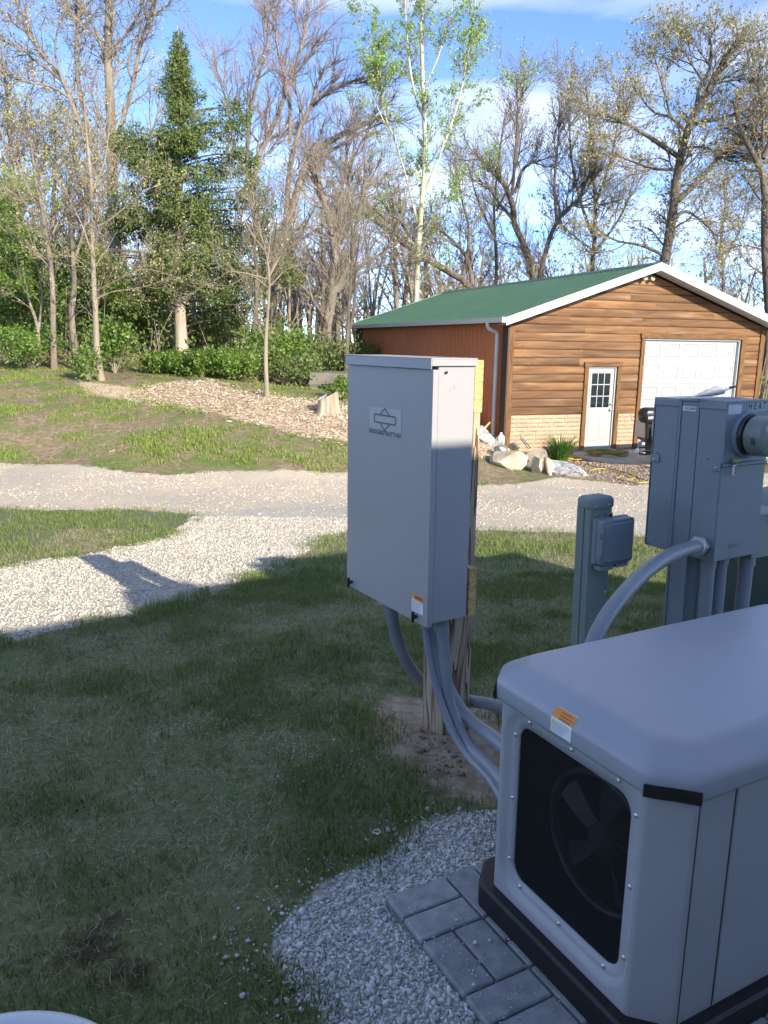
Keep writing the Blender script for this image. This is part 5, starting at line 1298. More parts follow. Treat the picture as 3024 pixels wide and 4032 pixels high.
boulder('upright narrow tan rock wedged between the big slabs', 2096, 2142, 1788, 1872, 14.6, .3, M_RTAN, 8, 5, 0)
boulder('small split tan rock leaning on the mottled boulder', 2138, 2190, 1800, 1872, 14.55, .3, M_RTAN, 18, 5, -.4)
boulder('brown rounded rock behind the tan slab beside the lilies', 2052, 2162, 1756, 1826, 15.6, .5, M_RBRN, 9, 3, -.1)
boulder('pale grey rock high on the chip bank by the red wall', 1850, 1966, 1676, 1766, 16.4, .6, M_RGREY, 12, 5, -.3)
boulder('small pale stone half buried left of the largest slab', 1945, 2010, 1748, 1786, 15.5, .35, M_RGREY, 14, 4)
boulder('small brown stone above the largest slab', 2005, 2056, 1738, 1772, 15.8, .3, M_RBRN, 15, 4)
boulder('low pale stone beside the cords at the bed edge', 2440, 2500, 1878, 1906, 14.0, .3, M_RGREY, 16, 4)
# daylily clump
lp = ter([(2205, 1806)])[0]; lp = at(2205, 1800, 16.4); LZ = z1(lp[0], lp[1])
LY = thing('lily_clump', 'green strap leaved lily clump against the stone veneer', 'plant', (lp[0], lp[1], LZ), 0)
b = MB()
for k in range(430):
    a = random.uniform(0, 2 * math.pi); L = random.uniform(.38, .72); o0 = random.uniform(0, .16) ; w = random.uniform(.008, .013); th = random.uniform(0, .55); bend = random.uniform(.5, 1.9)
    dx_, dy_ = math.cos(a), math.sin(a); g = []; rr_, zz = o0, 0.0
    for i in range(7):
        t = i / 6; ww = w * (1 - t ** 2.2 * .95)
        g.append([(dx_ * rr_ - dy_ * ww, dy_ * rr_ + dx_ * ww, zz), (dx_ * rr_ + dy_ * ww, dy_ * rr_ - dx_ * ww, zz)])
        ang2 = th + bend * t; rr_ += math.sin(ang2) * L / 6; zz += math.cos(ang2) * L / 6
    b.rings(g, False, False, True, closed=False)
b.obj('leaves', mat('lily_leaf', [(.05, .13, .018), (.09, .20, .03), (.15, .27, .05)], island=True, rough=.45, transl=.2), LY)
# jug
jp = at(1971, 1752, 16.9); JG = thing('plastic_jug', 'clear plastic jug of blue liquid beside the downspout', 'jug', (jp[0], jp[1], jp[2] - .01), 10)
MB().rings([[(a, b_, z) for a, b_ in rrect(-w, w, -w * .8, w * .8, .03, 3)] for z, w in ((0, .075), (.12, .078))]).obj('liquid', mat('blue_liquid', [(.30, .42, .52), (.35, .47, .57)], scale=3, rough=.2), JG)
MB().rings([[(a, b_, z) for a, b_ in rrect(-w, w, -w * .8, w * .8, min(.03, w * .5), 3)] for z, w in ((.121, .078), (.19, .072), (.235, .035), (.245, .028))]).obj('jug_shoulder', mat('cloudy_plastic', [(.60, .64, .66), (.68, .70, .72)], scale=3, rough=.25), JG)
MB().lathe([(.026, .246), (.026, .275), (.0001, .278)], 14).obj('cap', M_WHITE, JG)
# metal stakes
for i, (p, q) in enumerate((((2046, 1714), (2090, 1764)), ((2050, 1728), (2080, 1766)))):
    A_ = at(*p, 16.6); B_ = at(*q, 16.0); t = thing('metal_stake', ('longer', 'shorter')[i] + ' pale metal stake leaning among the rocks', 'stake', group='stakes among the rocks')
    MB().tube([A_, B_], .013, 8).obj('rod', M_STEEL, t)
for i, (p, q) in enumerate((((1868, 1655), (1900, 1690)), ((1928, 1664), (1902, 1692)))):
    A_ = at(*p, 17.0); B_ = at(*q, 16.6); t = thing('broken_stick', ('dark weathered stick lying by the red wall', 'yellow split stick poking up behind the pale rock')[i], 'stick'); MB().tube([A_, B_], [.02, .03], 7).obj('wood', mat('stick_%d' % i, [((.12, .09, .07), (.45, .30, .12))[i], ((.2, .16, .12), (.55, .38, .16))[i]], scale=12, rough=.9), t)
# yellow extension cords
M_CORD = mat('yellow_cord', [(.55, .36, .03), (.68, .46, .05)], scale=12, rough=.5)
cc = lambda pts: [(q_[0], q_[1], z1(q_[0], q_[1]) + .02) for q_ in ter(pts)]
CD = thing('extension_cord', 'coiled dull yellow extension cord heaped before the entry door', 'cord')
base = ter([(2385, 1806)])[0]; bz = max(z1(base[0], base[1]), FL - .005) + .012; P = []
for k in range(130):
    a = k * .55 + random.uniform(-.2, .2); r_ = random.uniform(.22, .44); P.append((base[0] + math.cos(a) * r_ * 1.25, base[1] + math.sin(a) * r_ * .8, bz + random.uniform(0, .11)))
MB().tube(smooth_path(P, 4), .009, 6).obj('coil', mat('olive_cord', [(.28, .22, .04), (.42, .33, .06)], scale=12, rough=.55), CD)
CD2 = thing('extension_cord', 'bright yellow cord loops left of the heaped cord', 'cord')
P = []
for k in range(6): P += [(2218 + random.uniform(-4, 8), 1812 + random.uniform(-3, 4)), (2270, 1806 + random.uniform(-3, 6)), (2330 + random.uniform(-6, 6), 1810 + random.uniform(-3, 4)), (2275, 1816 + random.uniform(-3, 3))]
MB().tube(smooth_path([(x, y, z + random.uniform(0, .03)) for x, y, z in cc(P)], 5), .009, 6).obj('loops', M_CORD, CD2)
CD3 = thing('extension_cord', 'long yellow cord trailing across the pebble bed to the drive', 'cord')
MB().tube(smooth_path(cc([(2320, 1858), (2350, 1850), (2400, 1852), (2440, 1866), (2470, 1878), (2500, 1884), (2480, 1890), (2430, 1884), (2440, 1892), (2490, 1900), (2530, 1905), (2600, 1890)]), 6), .010, 6).obj('strand', M_CORD, CD3)
MB().tube(smooth_path(cc([(2310, 1826), (2335, 1840), (2390, 1848), (2450, 1860), (2540, 1895)]), 6), .008, 6).obj('dark_strand', mat('brown_cord', [(.12, .07, .03), (.18, .11, .05)], scale=12, rough=.6), CD3)

# ------------------------------------------------------------------ stump, chip trailer
sp_ = at(1290, 1612, 16.6); ST = thing('tree_stump', 'weathered tree stump with slanted cut top among wood chips', 'stump', (sp_[0], sp_[1], z1(sp_[0], sp_[1])), 0)
rs = []
for z, r_ in ((-.1, .30), (.0, .265), (.06, .235), (.18, .215), (.30, .205), (.36, .20)):
    ring = []
    for k in range(40):
        a = 2 * math.pi * k / 40; rr_ = r_ * (1 + .06 * math.sin(5 * a + 1) + .045 * math.sin(11 * a) + random.uniform(-.02, .02)); zz = z + (.10 * math.cos(a) * (z / .36) if z > 0 else 0); ring.append((rr_ * math.cos(a), rr_ * math.sin(a), zz))
    rs.append(ring)
MB().rings(rs, False, False, True).obj('bark', mat('stump_bark', [(.16, .11, .08), (.34, .26, .19), (.48, .40, .31)], scale=7, rough=.95, bump=.8, bscale=14, bdist=.03, stretch=(1, 1, .15)), ST)
MB().add(rs[-1], [tuple(range(40))]).obj('cut_top', mat('cut_wood', [(.46, .36, .23), (.58, .47, .32)], scale=14, rough=.9), ST)
w0 = MB(); w0.rings([[(-.20, -.10, .28), (-.02, -.10, .36), (-.02, .08, .38), (-.20, .06, .30)], [(-.16, -.08, .33), (-.03, -.07, .41), (-.04, .05, .42), (-.16, .04, .34)]], smooth=False).obj('split_wedge', M_RGREY, ST)
tpz = at(1290, 1556, 23)
CT = thing('camp_trailer', 'low tan tarp covered trailer in the shade of the trees', 'trailer', (tpz[0] - .5, tpz[1], z1(tpz[0], tpz[1]) - .12), 4)
CT.scale = (.92, .92, .72)
M_TAN = mat('tan_tarp', [(.13, .115, .09), (.19, .17, .135)], scale=3, rough=.8, bump=.4, bscale=6, bdist=.03)
MB().rings([[(-.05, -.7, .55), (-.05, .7, .55), (2.9, .7, .50), (2.9, -.7, .50)], [(-.02, -.7, .72), (-.02, .7, .72), (2.9, .7, .68), (2.9, -.7, .68)], [(.0, -.68, 1.03), (.0, .68, 1.03), (2.8, .68, .92), (2.8, -.68, .92)], [(.3, -.4, 1.06), (.3, .4, 1.06), (2.6, .4, 1.0), (2.6, -.4, 1.0)]], smooth=False).obj('tarp_cover', M_TAN, CT, .03, 2)
MB().rings([[(0, -.66, .28), (0, .66, .28), (2.8, .66, .28), (2.8, -.66, .28)], [(0, -.68, .56), (0, .68, .56), (2.8, .68, .51), (2.8, -.68, .51)]], smooth=False).obj('trailer_body', M_TAN, CT)
MB().box(.35, 1.05, -.9, -.66, .50, .60).obj('fender', M_BLACK, CT, .02, 2)
for y in (-.78, .78):
    MB().lathe([(.13, -.09), (.27, -.09), (.30, -.05), (.30, .05), (.27, .09), (.13, .09)], 24, 'y', (.72, y, .29)).obj('tyre', M_BLACK, CT); MB().lathe([(.0001, -.06), (.13, -.07), (.13, .07), (.0001, .05)], 18, 'y', (.72, y, .29)).obj('rim', M_HBLK, CT)
MB().box(-.9, 0, -.05, .05, .33, .40).obj('tongue', M_BLACK, CT); MB().tube([(-.8, 0, .4), (-.8, 0, .02)], .03, 8).obj('jack', M_BLACK, CT)
# ------------------------------------------------------------------ trees
trg = np.random.default_rng(11)
def tubes(P, Rd, ns):
    """P (N,K,3), Rd (N,K) -> verts, quads"""
    n, K, _ = P.shape
    T = np.gradient(P, axis=1); T /= np.linalg.norm(T, axis=2, keepdims=True) + 1e-9
    ref = np.where(np.abs(T[:, :1, 2:3]) < .85, np.array([[[0, 0, 1.]]]), np.array([[[1., 0, 0]]]))
    Uu = np.cross(T, np.broadcast_to(ref, T.shape)); Uu /= np.linalg.norm(Uu, axis=2, keepdims=True) + 1e-9
    Wv = np.cross(T, Uu); a = np.arange(ns) * 2 * np.pi / ns
    V = P[:, :, None, :] + Rd[:, :, None, None] * (Uu[:, :, None, :] * np.cos(a)[None, None, :, None] + Wv[:, :, None, :] * np.sin(a)[None, None, :, None])
    i = np.arange(n)[:, None, None] * K * ns; k = np.arange(K - 1)[None, :, None] * ns; j = np.arange(ns)[None, None, :]; j2 = (j + 1) % ns
    F = np.stack([i + k + j, i + k + j2, i + k + ns + j2, i + k + ns + j], -1)
    return V.reshape(-1, 3), F.reshape(-1, 4)
def resample(pts, K):
    P = np.array(smooth_path(pts, 6)); d = np.r_[0, np.cumsum(np.linalg.norm(np.diff(P, axis=0), axis=1))]
    t = np.linspace(0, d[-1], K); return np.stack([np.interp(t, d, P[:, i]) for i in range(3)], -1)
def grow(P, Rd, n, L, ang, K, rr, t0=.25, trop=.25, wig=.18, taper=.3, weight=None, rmin=.006):
    N_, Kp, _ = P.shape
    if N_ == 0 or n == 0: return np.zeros((0, K, 3)), np.zeros((0, K))
    ln = np.linalg.norm(P[:, -1] - P[:, 0], axis=1) + .05
    pid = trg.choice(N_, n, p=ln / ln.sum()); t = t0 + (1 - t0) * trg.uniform(0, 1, n) ** .8
    f = t * (Kp - 1); i = np.minimum(f.astype(int), Kp - 2); w = (f - i)[:, None]
    p0 = P[pid, i] * (1 - w) + P[pid, i + 1] * w; r0 = Rd[pid, i] * (1 - w[:, 0]) + Rd[pid, i + 1] * w[:, 0]
    T = P[pid, i + 1] - P[pid, i]; T /= np.linalg.norm(T, axis=1, keepdims=True) + 1e-9
    rv = trg.normal(0, 1, (n, 3)); rv -= T * (rv * T).sum(1, keepdims=True); rv /= np.linalg.norm(rv, axis=1, keepdims=True) + 1e-9
    a = trg.normal(ang, ang * .22, n)[:, None]
    d = T * np.cos(a) + rv * np.sin(a)
    Ls = L * trg.uniform(.45, 1.15, n) * (1.15 - .55 * t); st = (Ls / (K - 1))[:, None]
    out = np.empty((n, K, 3)); out[:, 0] = p0
    for k in range(1, K):
        d = d + trg.normal(0, wig, (n, 3)); d[:, 2] += trop / (K - 1); d /= np.linalg.norm(d, axis=1, keepdims=True)
        out[:, k] = out[:, k - 1] + d * st
    r_ = np.maximum(np.minimum(r0 * .7, rr), rmin)[:, None] * np.linspace(1, taper, K)[None]
    return out, np.maximum(r_, rmin * .6)
def leaf_quads(C, size, droop=0.0, elong=1.6):
    n = len(C); D = trg.normal(0, 1, (n, 3)); D[:, 2] -= droop; D /= np.linalg.norm(D, axis=1, keepdims=True)
    S = np.cross(D, trg.normal(0, 1, (n, 3))); S /= np.linalg.norm(S, axis=1, keepdims=True) + 1e-9
    s = (size * trg.uniform(.55, 1.25, n))[:, None]
    V = np.stack([C, C + D * s * elong * .5 + S * s * .45, C + D * s * elong, C + D * s * elong * .5 - S * s * .45], 1)
    F = np.arange(n * 4).reshape(n, 4); return V.reshape(-1, 3), F
def bark(name, c1, c2, c3):
    return mat('bark_' + name, [c1, c2, c3], scale=4, rough=.95, bump=.7, bscale=10, bdist=.03, stretch=(1, 1, .25), spec=.1)
B_GREY = bark('grey', (.14, .115, .09), (.23, .19, .15), (.31, .265, .215)); B_DARK = bark('dark', (.075, .06, .048), (.135, .11, .088), (.21, .175, .14)); B_TAN = bark('tan', (.19, .15, .11), (.29, .24, .18), (.36, .31, .245))
B_ASP = bark('aspen', (.34, .32, .22), (.50, .48, .35), (.60, .58, .46)); B_CED = bark('cedar', (.26, .20, .15), (.40, .33, .26), (.52, .44, .36)); B_TWIG = mat('twigs_grey', [(.20, .16, .125), (.28, .23, .185), (.36, .30, .245)], scale=3, rough=.9, spec=.1); B_TWIGD = mat('twigs_dark', [(.17, .14, .115), (.26, .22, .18)], scale=3, rough=.9, spec=.1)
B_TWIGP = mat('twigs_mauve', [(.25, .19, .165), (.34, .27, .235)], scale=3, rough=.9, spec=.1)
L_BUD = mat('buds_olive', [(.28, .25, .09), (.40, .36, .14), (.50, .46, .22)], island=True, rough=.7, transl=.25); L_PALE = mat('buds_pale', [(.36, .33, .18), (.48, .44, .27), (.58, .54, .38)], island=True, rough=.7, transl=.25)
L_ASP = mat('aspen_leaves', [(.20, .34, .05), (.30, .46, .085), (.42, .56, .14)], island=True, rough=.5, transl=.35); L_SHRUB = mat('shrub_leaves', [(.065, .14, .016), (.13, .235, .03), (.24, .34, .06)], island=True, rough=.5, transl=.3)
L_CED = mat('cedar_needles', [(.055, .088, .024), (.10, .145, .04), (.155, .20, .06), (.24, .26, .09)], island=True, rough=.7, transl=.12, spec=.2); L_MID = mat('understory_leaves', [(.08, .13, .03), (.15, .21, .05), (.24, .29, .09)], island=True, rough=.6, transl=.3)
def c1(l): return [(x / 1.0972, y / 1.0972) for x, y in l]
def c2(l): return [(1300 + x / .9623, y / .9623) for x, y in l]
def stem(px, d, jit=.0, base=False):
    P = []
    for k, q in enumerate(px):
        dd = d + (q[2] if len(q) > 2 else 0); P.append(at(q[0], q[1], dd))
    if base:
        g = z1(P[0][0], P[0][1]); P = [np.array([P[0][0], P[0][1], min(g, P[0][2]) - .25])] + ([P[0]] if P[0][2] > g + .3 else []) + P[1:]
    return P
def tree(label, d, trunk, r0, limbs, bk, tw, n1=14, n2=160, n3=900, L1=2.2, L2=1.1, L3=.5, leaves=None, nleaf=0, lsize=.06, ang=.75, trop=.5, r_end=.25, name='tree', droop=0, leaf_t=(.3, 1), t0=.35, wig=.16, group=None, rmin=.0055, cat='tree'):
    n1, n2, n3 = int(n1 * .75), int(n2 * .68), int(n3 * .9); nleaf = int(nleaf * 1.5); lsize *= .8
    tr_ = thing(name, label, cat, group=group)
    r0 *= .8; limbs = [(a_, b_ * .78, c_q) for a_, b_, c_q in limbs]
    S = stem(trunk, d, base=True); K = 14; P0 = [resample(S, K)]; R0 = [r0 * np.linspace(1, r_end, K)]
    b0 = P0[0][0]; tr_.location = (b0[0], b0[1], b0[2]); off = b0
    for lm in limbs:
        pts, rl, re_ = lm; P0.append(resample(stem(pts, d), K)); R0.append(rl * np.linspace(1, re_, K))
    P0 = np.array(P0); R0 = np.array(R0)
    R0[0, 0] *= 1.35
    V, F = tubes(P0 - off, R0, 9); big('trunk', V, F, bk, tr_, True)
    P1, R1 = grow(P0, R0, n1, L1 * 1.1, ang, 8, r0 * .17, t0, trop, wig, .3)
    PA = [P0, P1]
    srcP = np.concatenate([np.stack([resample_lin(p, 8) for p in P0]), P1]); srcR = np.concatenate([np.stack([np.interp(np.linspace(0, 1, 8), np.linspace(0, 1, K), r) for r in R0]), R1])
    P2, R2 = grow(srcP, srcR, n2, L2 * 1.35, ang * .95, 6, min(.022, r0 * .08), .2, trop * .8, wig * 1.0, .35, rmin=rmin)
    s3 = np.concatenate([P2, np.stack([resample_lin(p, 6) for p in P1])]) if len(P1) else P2
    r3 = np.concatenate([R2, R1[:, [0, 2, 3, 4, 6, 7]]]) if len(P1) else R2
    P3, R3 = grow(s3, r3, n3, L3 * 1.45, ang * .9, 3, .0085, .15, trop * .7, wig * 1.2, .5, rmin=rmin * .7)
    V1, F1 = tubes(P1 - off, R1, 6) if len(P1) else (np.zeros((0, 3)), np.zeros((0, 4), int))
    V2, F2 = tubes(P2 - off, R2, 3); V3, F3 = tubes(P3 - off, R3, 3)
    big('branches', np.vstack([V1, V2, V3]), np.vstack([F1, F2 + len(V1), F3 + len(V1) + len(V2)]), tw, tr_, True)
    if leaves is not None and nleaf:
        k = trg.integers(0, len(P3), nleaf); t = trg.uniform(leaf_t[0], leaf_t[1], nleaf) * 2; i = np.minimum(t.astype(int), 1); w = (t - i)[:, None]
        C = P3[k, i] * (1 - w) + P3[k, i + 1] * w + trg.normal(0, .03, (nleaf, 3)) - off
        V, F = leaf_quads(C, np.full(nleaf, lsize), droop); big('foliage', V, F, leaves, tr_)
    return tr_
def resample_lin(P, K):
    f = np.linspace(0, len(P) - 1, K); i = np.minimum(f.astype(int), len(P) - 2); w = (f - i)[:, None]; return P[i] * (1 - w) + P[i + 1] * w

# young trees in front of the wood
tree('slim pale barked young tree at the edge of the wood chips, left of the evergreen', 20.5, [(405, 1492), (398, 1470), (383, 1400), (374, 1185), (366, 1030), (363, 820), (355, 674), (339, 510), (330, 380)], .115,
     [([(366, 1010), (320, 880), (280, 800, .4), (240, 700, .5)], .03, .3), ([(372, 1150), (470, 1100, -.4), (560, 1060, -.6), (650, 1075, -.8)], .03, .3), ([(364, 900), (440, 860), (560, 760), (620, 730)], .03, .3), ([(370, 1080), (300, 1020), (230, 1000)], .025, .3), ([(360, 760), (410, 640), (430, 500), (435, 380)], .03, .3), ([(374, 1180), (440, 1150), (560, 1130), (690, 1090)], .025, .3)],
     B_TAN, B_TWIG, 26, 200, 700, 1.7, .9, .45, L_BUD, 1500, .05, .8, .5, .2, 'young_tree')
tree('thin dark leaning tree at the far left behind the bank', 22.5, [(212, 1432), (211, 1400), (205, 1094), (178, 893), (146, 729), (125, 600), (110, 470)], .12, [([(190, 960), (250, 820), (270, 700)], .04, .3), ([(170, 850), (90, 700), (50, 560)], .04, .3)], B_GREY, B_TWIG, 22, 240, 900, 2.0, 1.0, .5, L_BUD, 2600, .055, .7, .5, .25, 'young_tree')
tree('crooked grey trunk with a bend between the thin trees and the evergreen', 24, [(300, 1428), (296, 1390), (280, 1230), (293, 1140), (285, 980), (270, 800), (280, 640)], .14, [([(285, 1050), (330, 900), (340, 720)], .06, .3)], B_GREY, B_TWIG, 20, 200, 700, 2.0, 1.0, .5, L_BUD, 1500, .055, .7, .5, .25)
tree('forked shrubby sapling in the green thicket at far left', 23.5, [(150, 1400), (150, 1300), (120, 1200), (95, 1100), (90, 980)], .08, [([(150, 1310), (165, 1180), (150, 1050)], .06, .3), ([(105, 1140), (40, 1050), (10, 950)], .04, .3)], B_TAN, B_TWIG, 12, 120, 500, 1.4, .8, .4, L_SHRUB, 3500, .07, .7, .5, .25)
tree('slender pale sapling standing in the wood chips right of the evergreen', 17.8, [(1052, 1562), (1048, 1480), (1046, 1400), (1050, 1280), (1060, 1150), (1058, 1060), (1044, 980), (1020, 900)], .075,
     [([(1062, 1085), (1110, 1000), (1170, 960, -.3), (1240, 900, -.4)], .025, .3), ([(1056, 1020), (1065, 900), (1062, 780)], .025, .3), ([(1050, 1000), (980, 900), (930, 780), (905, 650)], .022, .3), ([(1060, 1100), (960, 1075), (880, 1060), (840, 1010)], .022, .3), ([(1060, 1130), (1130, 1060), (1200, 1040)], .02, .3), ([(1064, 1140), (1000, 1090), (950, 1095)], .018, .3)],
     B_TAN, B_TWIG, 16, 110, 300, 1.2, .7, .35, L_BUD, 250, .04, .75, .5, .2, 'young_tree')
# big budding trees on the left
tree('tall spreading tree with pale buds behind the evergreen, upper left', 33, [(470, 1404), (460, 1200), (450, 900), (440, 640), (435, 420), (425, 200), (430, 0), (430, -150)], .36,
     [(c1([(440, 720), (340, 520), (270, 350), (180, 230), (120, 110), (60, -20)]), .14, .35), (c1([(400, 620), (350, 420), (330, 250), (340, 60), (345, -120)]), .14, .35), (c1([(485, 430), (440, 200), (380, 60), (330, -60)]), .11, .35), (c1([(500, 620), (570, 380), (610, 180), (660, 40), (700, -60)]), .12, .35), (c1([(470, 280), (530, 170), (600, 60), (640, -60)]), .08, .35), (c1([(270, 350), (180, 280), (60, 200), (0, 170)]), .08, .3), (c1([(560, 700), (660, 560), (690, 430)]), .08, .35)],
     B_GREY, B_TWIG, 60, 900, 3600, 3.0, 1.5, .7, L_PALE, 4800, .072, .7, .35, .4)
tree('budding tree with hazy crown at the far left edge', 36, [(60, 1380), (70, 1100), (60, 800), (40, 560), (30, 400), (10, 250)], .22, [([(65, 900), (150, 700), (200, 560), (210, 460)], .1, .3), ([(60, 800), (-60, 600), (-120, 420)], .1, .3), ([(50, 650), (90, 500), (100, 380)], .07, .3)], B_GREY, B_TWIG, 40, 520, 2400, 2.6, 1.3, .65, L_BUD, 3600, .085, .7, .4, .3)
tree('bushy light green tree low at the left edge', 27, [(-40, 1400), (-30, 1200), (-20, 1000), (-30, 800)], .16, [([(-30, 1150), (60, 950), (90, 780)], .07, .3), ([(-25, 1050), (-120, 850), (-160, 700)], .07, .3)], B_GREY, B_TWIG, 26, 300, 1300, 2.0, 1.1, .55, L_ASP, 5000, .09, .7, .4, .3)
# oaks in the middle
tree('big oak whose long stems sweep right, mauve twigs, right of the evergreen', 36, [(1075, 1420), (1080, 1300), (1070, 1140), (1110, 960), (1150, 820), (1210, 640), (1290, 560), (1410, 500), (1512, 455)], .33,
     [(c1([(1190, 1220), (1235, 950), (1255, 700), (1330, 480), (1430, 390), (1560, 340), (1650, 320)]), .20, .3), (c1([(1150, 1180), (1095, 900), (1110, 700), (1200, 500), (1260, 330), (1310, 180), (1330, 60)]), .18, .3), (c1([(1110, 1000), (1070, 760), (1080, 500), (1130, 280), (1160, 120), (1140, 20)]), .15, .3), (c1([(1080, 800), (1010, 620), (985, 460), (950, 350), (925, 230)]), .10, .3), (c1([(1330, 700), (1450, 640), (1560, 570), (1680, 520)]), .12, .3), (c1([(1250, 620), (1250, 420), (1200, 220), (1190, 60)]), .10, .3), (c1([(1260, 340), (1350, 230), (1400, 150)]), .07, .3), (c1([(1340, 460), (1380, 330), (1470, 250)]), .07, .3)],
     B_GREY, B_TWIGP, 90, 1400, 4600, 2.4, 1.2, .55, L_PALE, 1200, .06, .65, .35, .35)
tree('grey forked oak trunk left of the garage, wide low limbs', 30, [(1285, 1475), (1283, 1400), (1285, 1290), (1310, 1160), (1320, 1000), (1300, 880), (1260, 740), (1220, 640)], .29,
     [([(1300, 1180), (1370, 1050), (1400, 900), (1430, 760), (1440, 620)], .16, .3), ([(1290, 1270), (1230, 1180), (1180, 1120), (1110, 1100)], .10, .35), ([(1330, 1150), (1400, 1060), (1500, 1000), (1590, 930)], .11, .3), ([(1295, 870), (1350, 780), (1420, 770), (1490, 840), (1560, 900)], .09, .35), ([(1320, 1000), (1360, 860), (1370, 700), (1420, 560)], .1, .3), ([(1340, 1120), (1480, 1050), (1560, 1060)], .07, .3)],
     B_GREY, B_TWIG, 50, 700, 2800, 2.3, 1.1, .55, L_PALE, 800, .06, .7, .3, .4)
tree('dark straight trunk in the brush behind the slender sapling', 25, [(995, 1480), (998, 1380), (1005, 1240), (1012, 1100), (1000, 950), (1010, 800)], .15, [([(1005, 1150), (1070, 1000), (1090, 860)], .06, .3)], B_DARK, B_TWIG, 20, 220, 800, 1.8, .9, .5, L_BUD, 700, .05, .7, .4, .3)
tree('thin dark double stem just left of the garage wall', 26, [(1362, 1470), (1365, 1380), (1372, 1250), (1380, 1100), (1385, 950), (1380, 800)], .10, [([(1365, 1350), (1395, 1200), (1400, 1050), (1420, 900)], .07, .3)], B_DARK, B_TWIG, 20, 220, 900, 1.6, .9, .5, L_MID, 500, .05, .7, .4, .3)
# aspen
tree('tall pale trunked tree with fresh light green leaves behind the garage roof', 33.5, [c2([(325, 1300)])[0]] + c2([(326, 1120), (332, 980), (340, 850), (352, 720), (360, 600), (358, 470), (350, 300), (346, 100), (350, -160)]), .17,
     [(c2([(360, 460), (320, 350), (298, 220), (285, 20), (280, -140)]), .075, .3), (c2([(356, 740), (410, 600), (445, 510), (490, 370), (525, 190), (545, 40), (560, -120)]), .08, .3), (c2([(330, 840), (285, 660), (240, 520), (205, 430), (195, 320), (180, 200)]), .06, .3), (c2([(490, 380), (560, 330), (640, 290)]), .035, .3), (c2([(352, 340), (400, 240), (440, 120), (470, 0)]), .05, .3), (c2([(230, 520), (170, 380), (140, 240), (150, 120)]), .04, .3), (c2([(350, 700), (290, 600), (200, 560)]), .035, .3), (c2([(340, 900), (420, 780), (480, 720), (560, 690)]), .035, .3), (c2([(336, 950), (250, 850), (180, 800)]), .035, .3)],
     B_ASP, B_TWIG, 90, 700, 2600, 1.5, .8, .45, L_ASP, 12000, .078, .6, .35, .45, 'leafy_tree', .6, wig=.12, t0=.15)
# behind the garage
tree('dark tree leaning hard left over the green roof', 35, c2([(560, 1250), (545, 1090), (480, 1050), (400, 1000), (330, 960), (250, 900), (180, 840), (90, 790), (0, 740)]), .27,
     [(c2([(540, 1080), (525, 1000), (500, 950), (440, 890), (370, 840)]), .13, .3), (c2([(500, 1060), (520, 960), (525, 860), (500, 760), (480, 640)]), .10, .3), (c2([(330, 960), (280, 860), (220, 800), (170, 700)]), .08, .3)], B_DARK, B_TWIGD, 50, 600, 2400, 2.0, 1.1, .55, L_ASP, 1600, .06, .75, .4, .3)
tree('dark crooked forked tree rising behind the middle of the garage roof', 37, c2([(775, 1250), (772, 1050), (750, 960), (715, 890), (690, 820), (688, 740), (640, 675), (585, 615), (555, 580)]), .30,
     [(c2([(790, 1080), (815, 960), (850, 860), (900, 790), (950, 750), (960, 680)]), .18, .3), (c2([(700, 730), (730, 640), (790, 610), (850, 590)]), .09, .3), (c2([(690, 830), (640, 770), (590, 700), (540, 680)]), .08, .3), (c2([(690, 740), (700, 600), (710, 450), (705, 300)]), .10, .25), (c2([(860, 850), (850, 700), (865, 520), (870, 380)]), .09, .25)], B_DARK, B_TWIGD, 60, 1000, 3800, 2.4, 1.2, .6, L_BUD, 1300, .06, .6, .55, .35)
tree('many stemmed budding tree behind the garage left of the big oak', 39, c2([(985, 1250), (992, 1030), (1000, 950), (1005, 800), (1000, 640), (985, 480), (970, 330)]), .20,
     [(c2([(1000, 960), (1060, 880), (1110, 800), (1150, 680)]), .10, .3), (c2([(1000, 900), (960, 800), (920, 640), (905, 460), (900, 330)]), .10, .3), (c2([(1003, 780), (1060, 620), (1090, 460), (1100, 300)]), .09, .3), (c2([(1000, 950), (930, 900), (880, 850)]), .06, .3)], B_DARK, B_TWIGD, 60, 900, 3600, 2.3, 1.2, .6, L_BUD, 5200, .085, .6, .5, .3)
tree('largest dark oak with olive buds rising over the garage peak', 32, c2([(1250, 1250), (1262, 1010), (1285, 900), (1300, 800), (1310, 700), (1325, 590), (1348, 530), (1380, 420), (1440, 330), (1500, 220), (1570, 120)]), .31,
     [(c2([(1328, 600), (1250, 545), (1160, 490), (1060, 440), (980, 430)]), .13, .3), (c2([(1318, 760), (1400, 680), (1480, 590), (1560, 540), (1640, 500)]), .15, .3), (c2([(1350, 500), (1290, 445), (1220, 420), (1150, 330)]), .08, .3), (c2([(1270, 970), (1180, 930), (1080, 910), (1000, 860)]), .09, .3), (c2([(1305, 830), (1350, 800), (1420, 850), (1470, 900)]), .08, .3), (c2([(1385, 430), (1400, 330), (1440, 250), (1440, 120)]), .10, .3), (c2([(1370, 470), (1480, 450), (1580, 420), (1680, 430)]), .09, .3), (c2([(1325, 640), (1230, 640), (1140, 610), (1060, 580)]), .08, .3), (c2([(1290, 440), (1260, 330), (1230, 220)]), .06, .3), (c2([(1430, 340), (1380, 260), (1330, 180)]), .06, .3), (c2([(1350, 560), (1420, 560), (1520, 610), (1600, 600)]), .07, .3)],
     B_DARK, B_TWIGD, 90, 1200, 4800, 2.0, 1.1, .5, L_BUD, 9000, .085, .75, .3, .4)
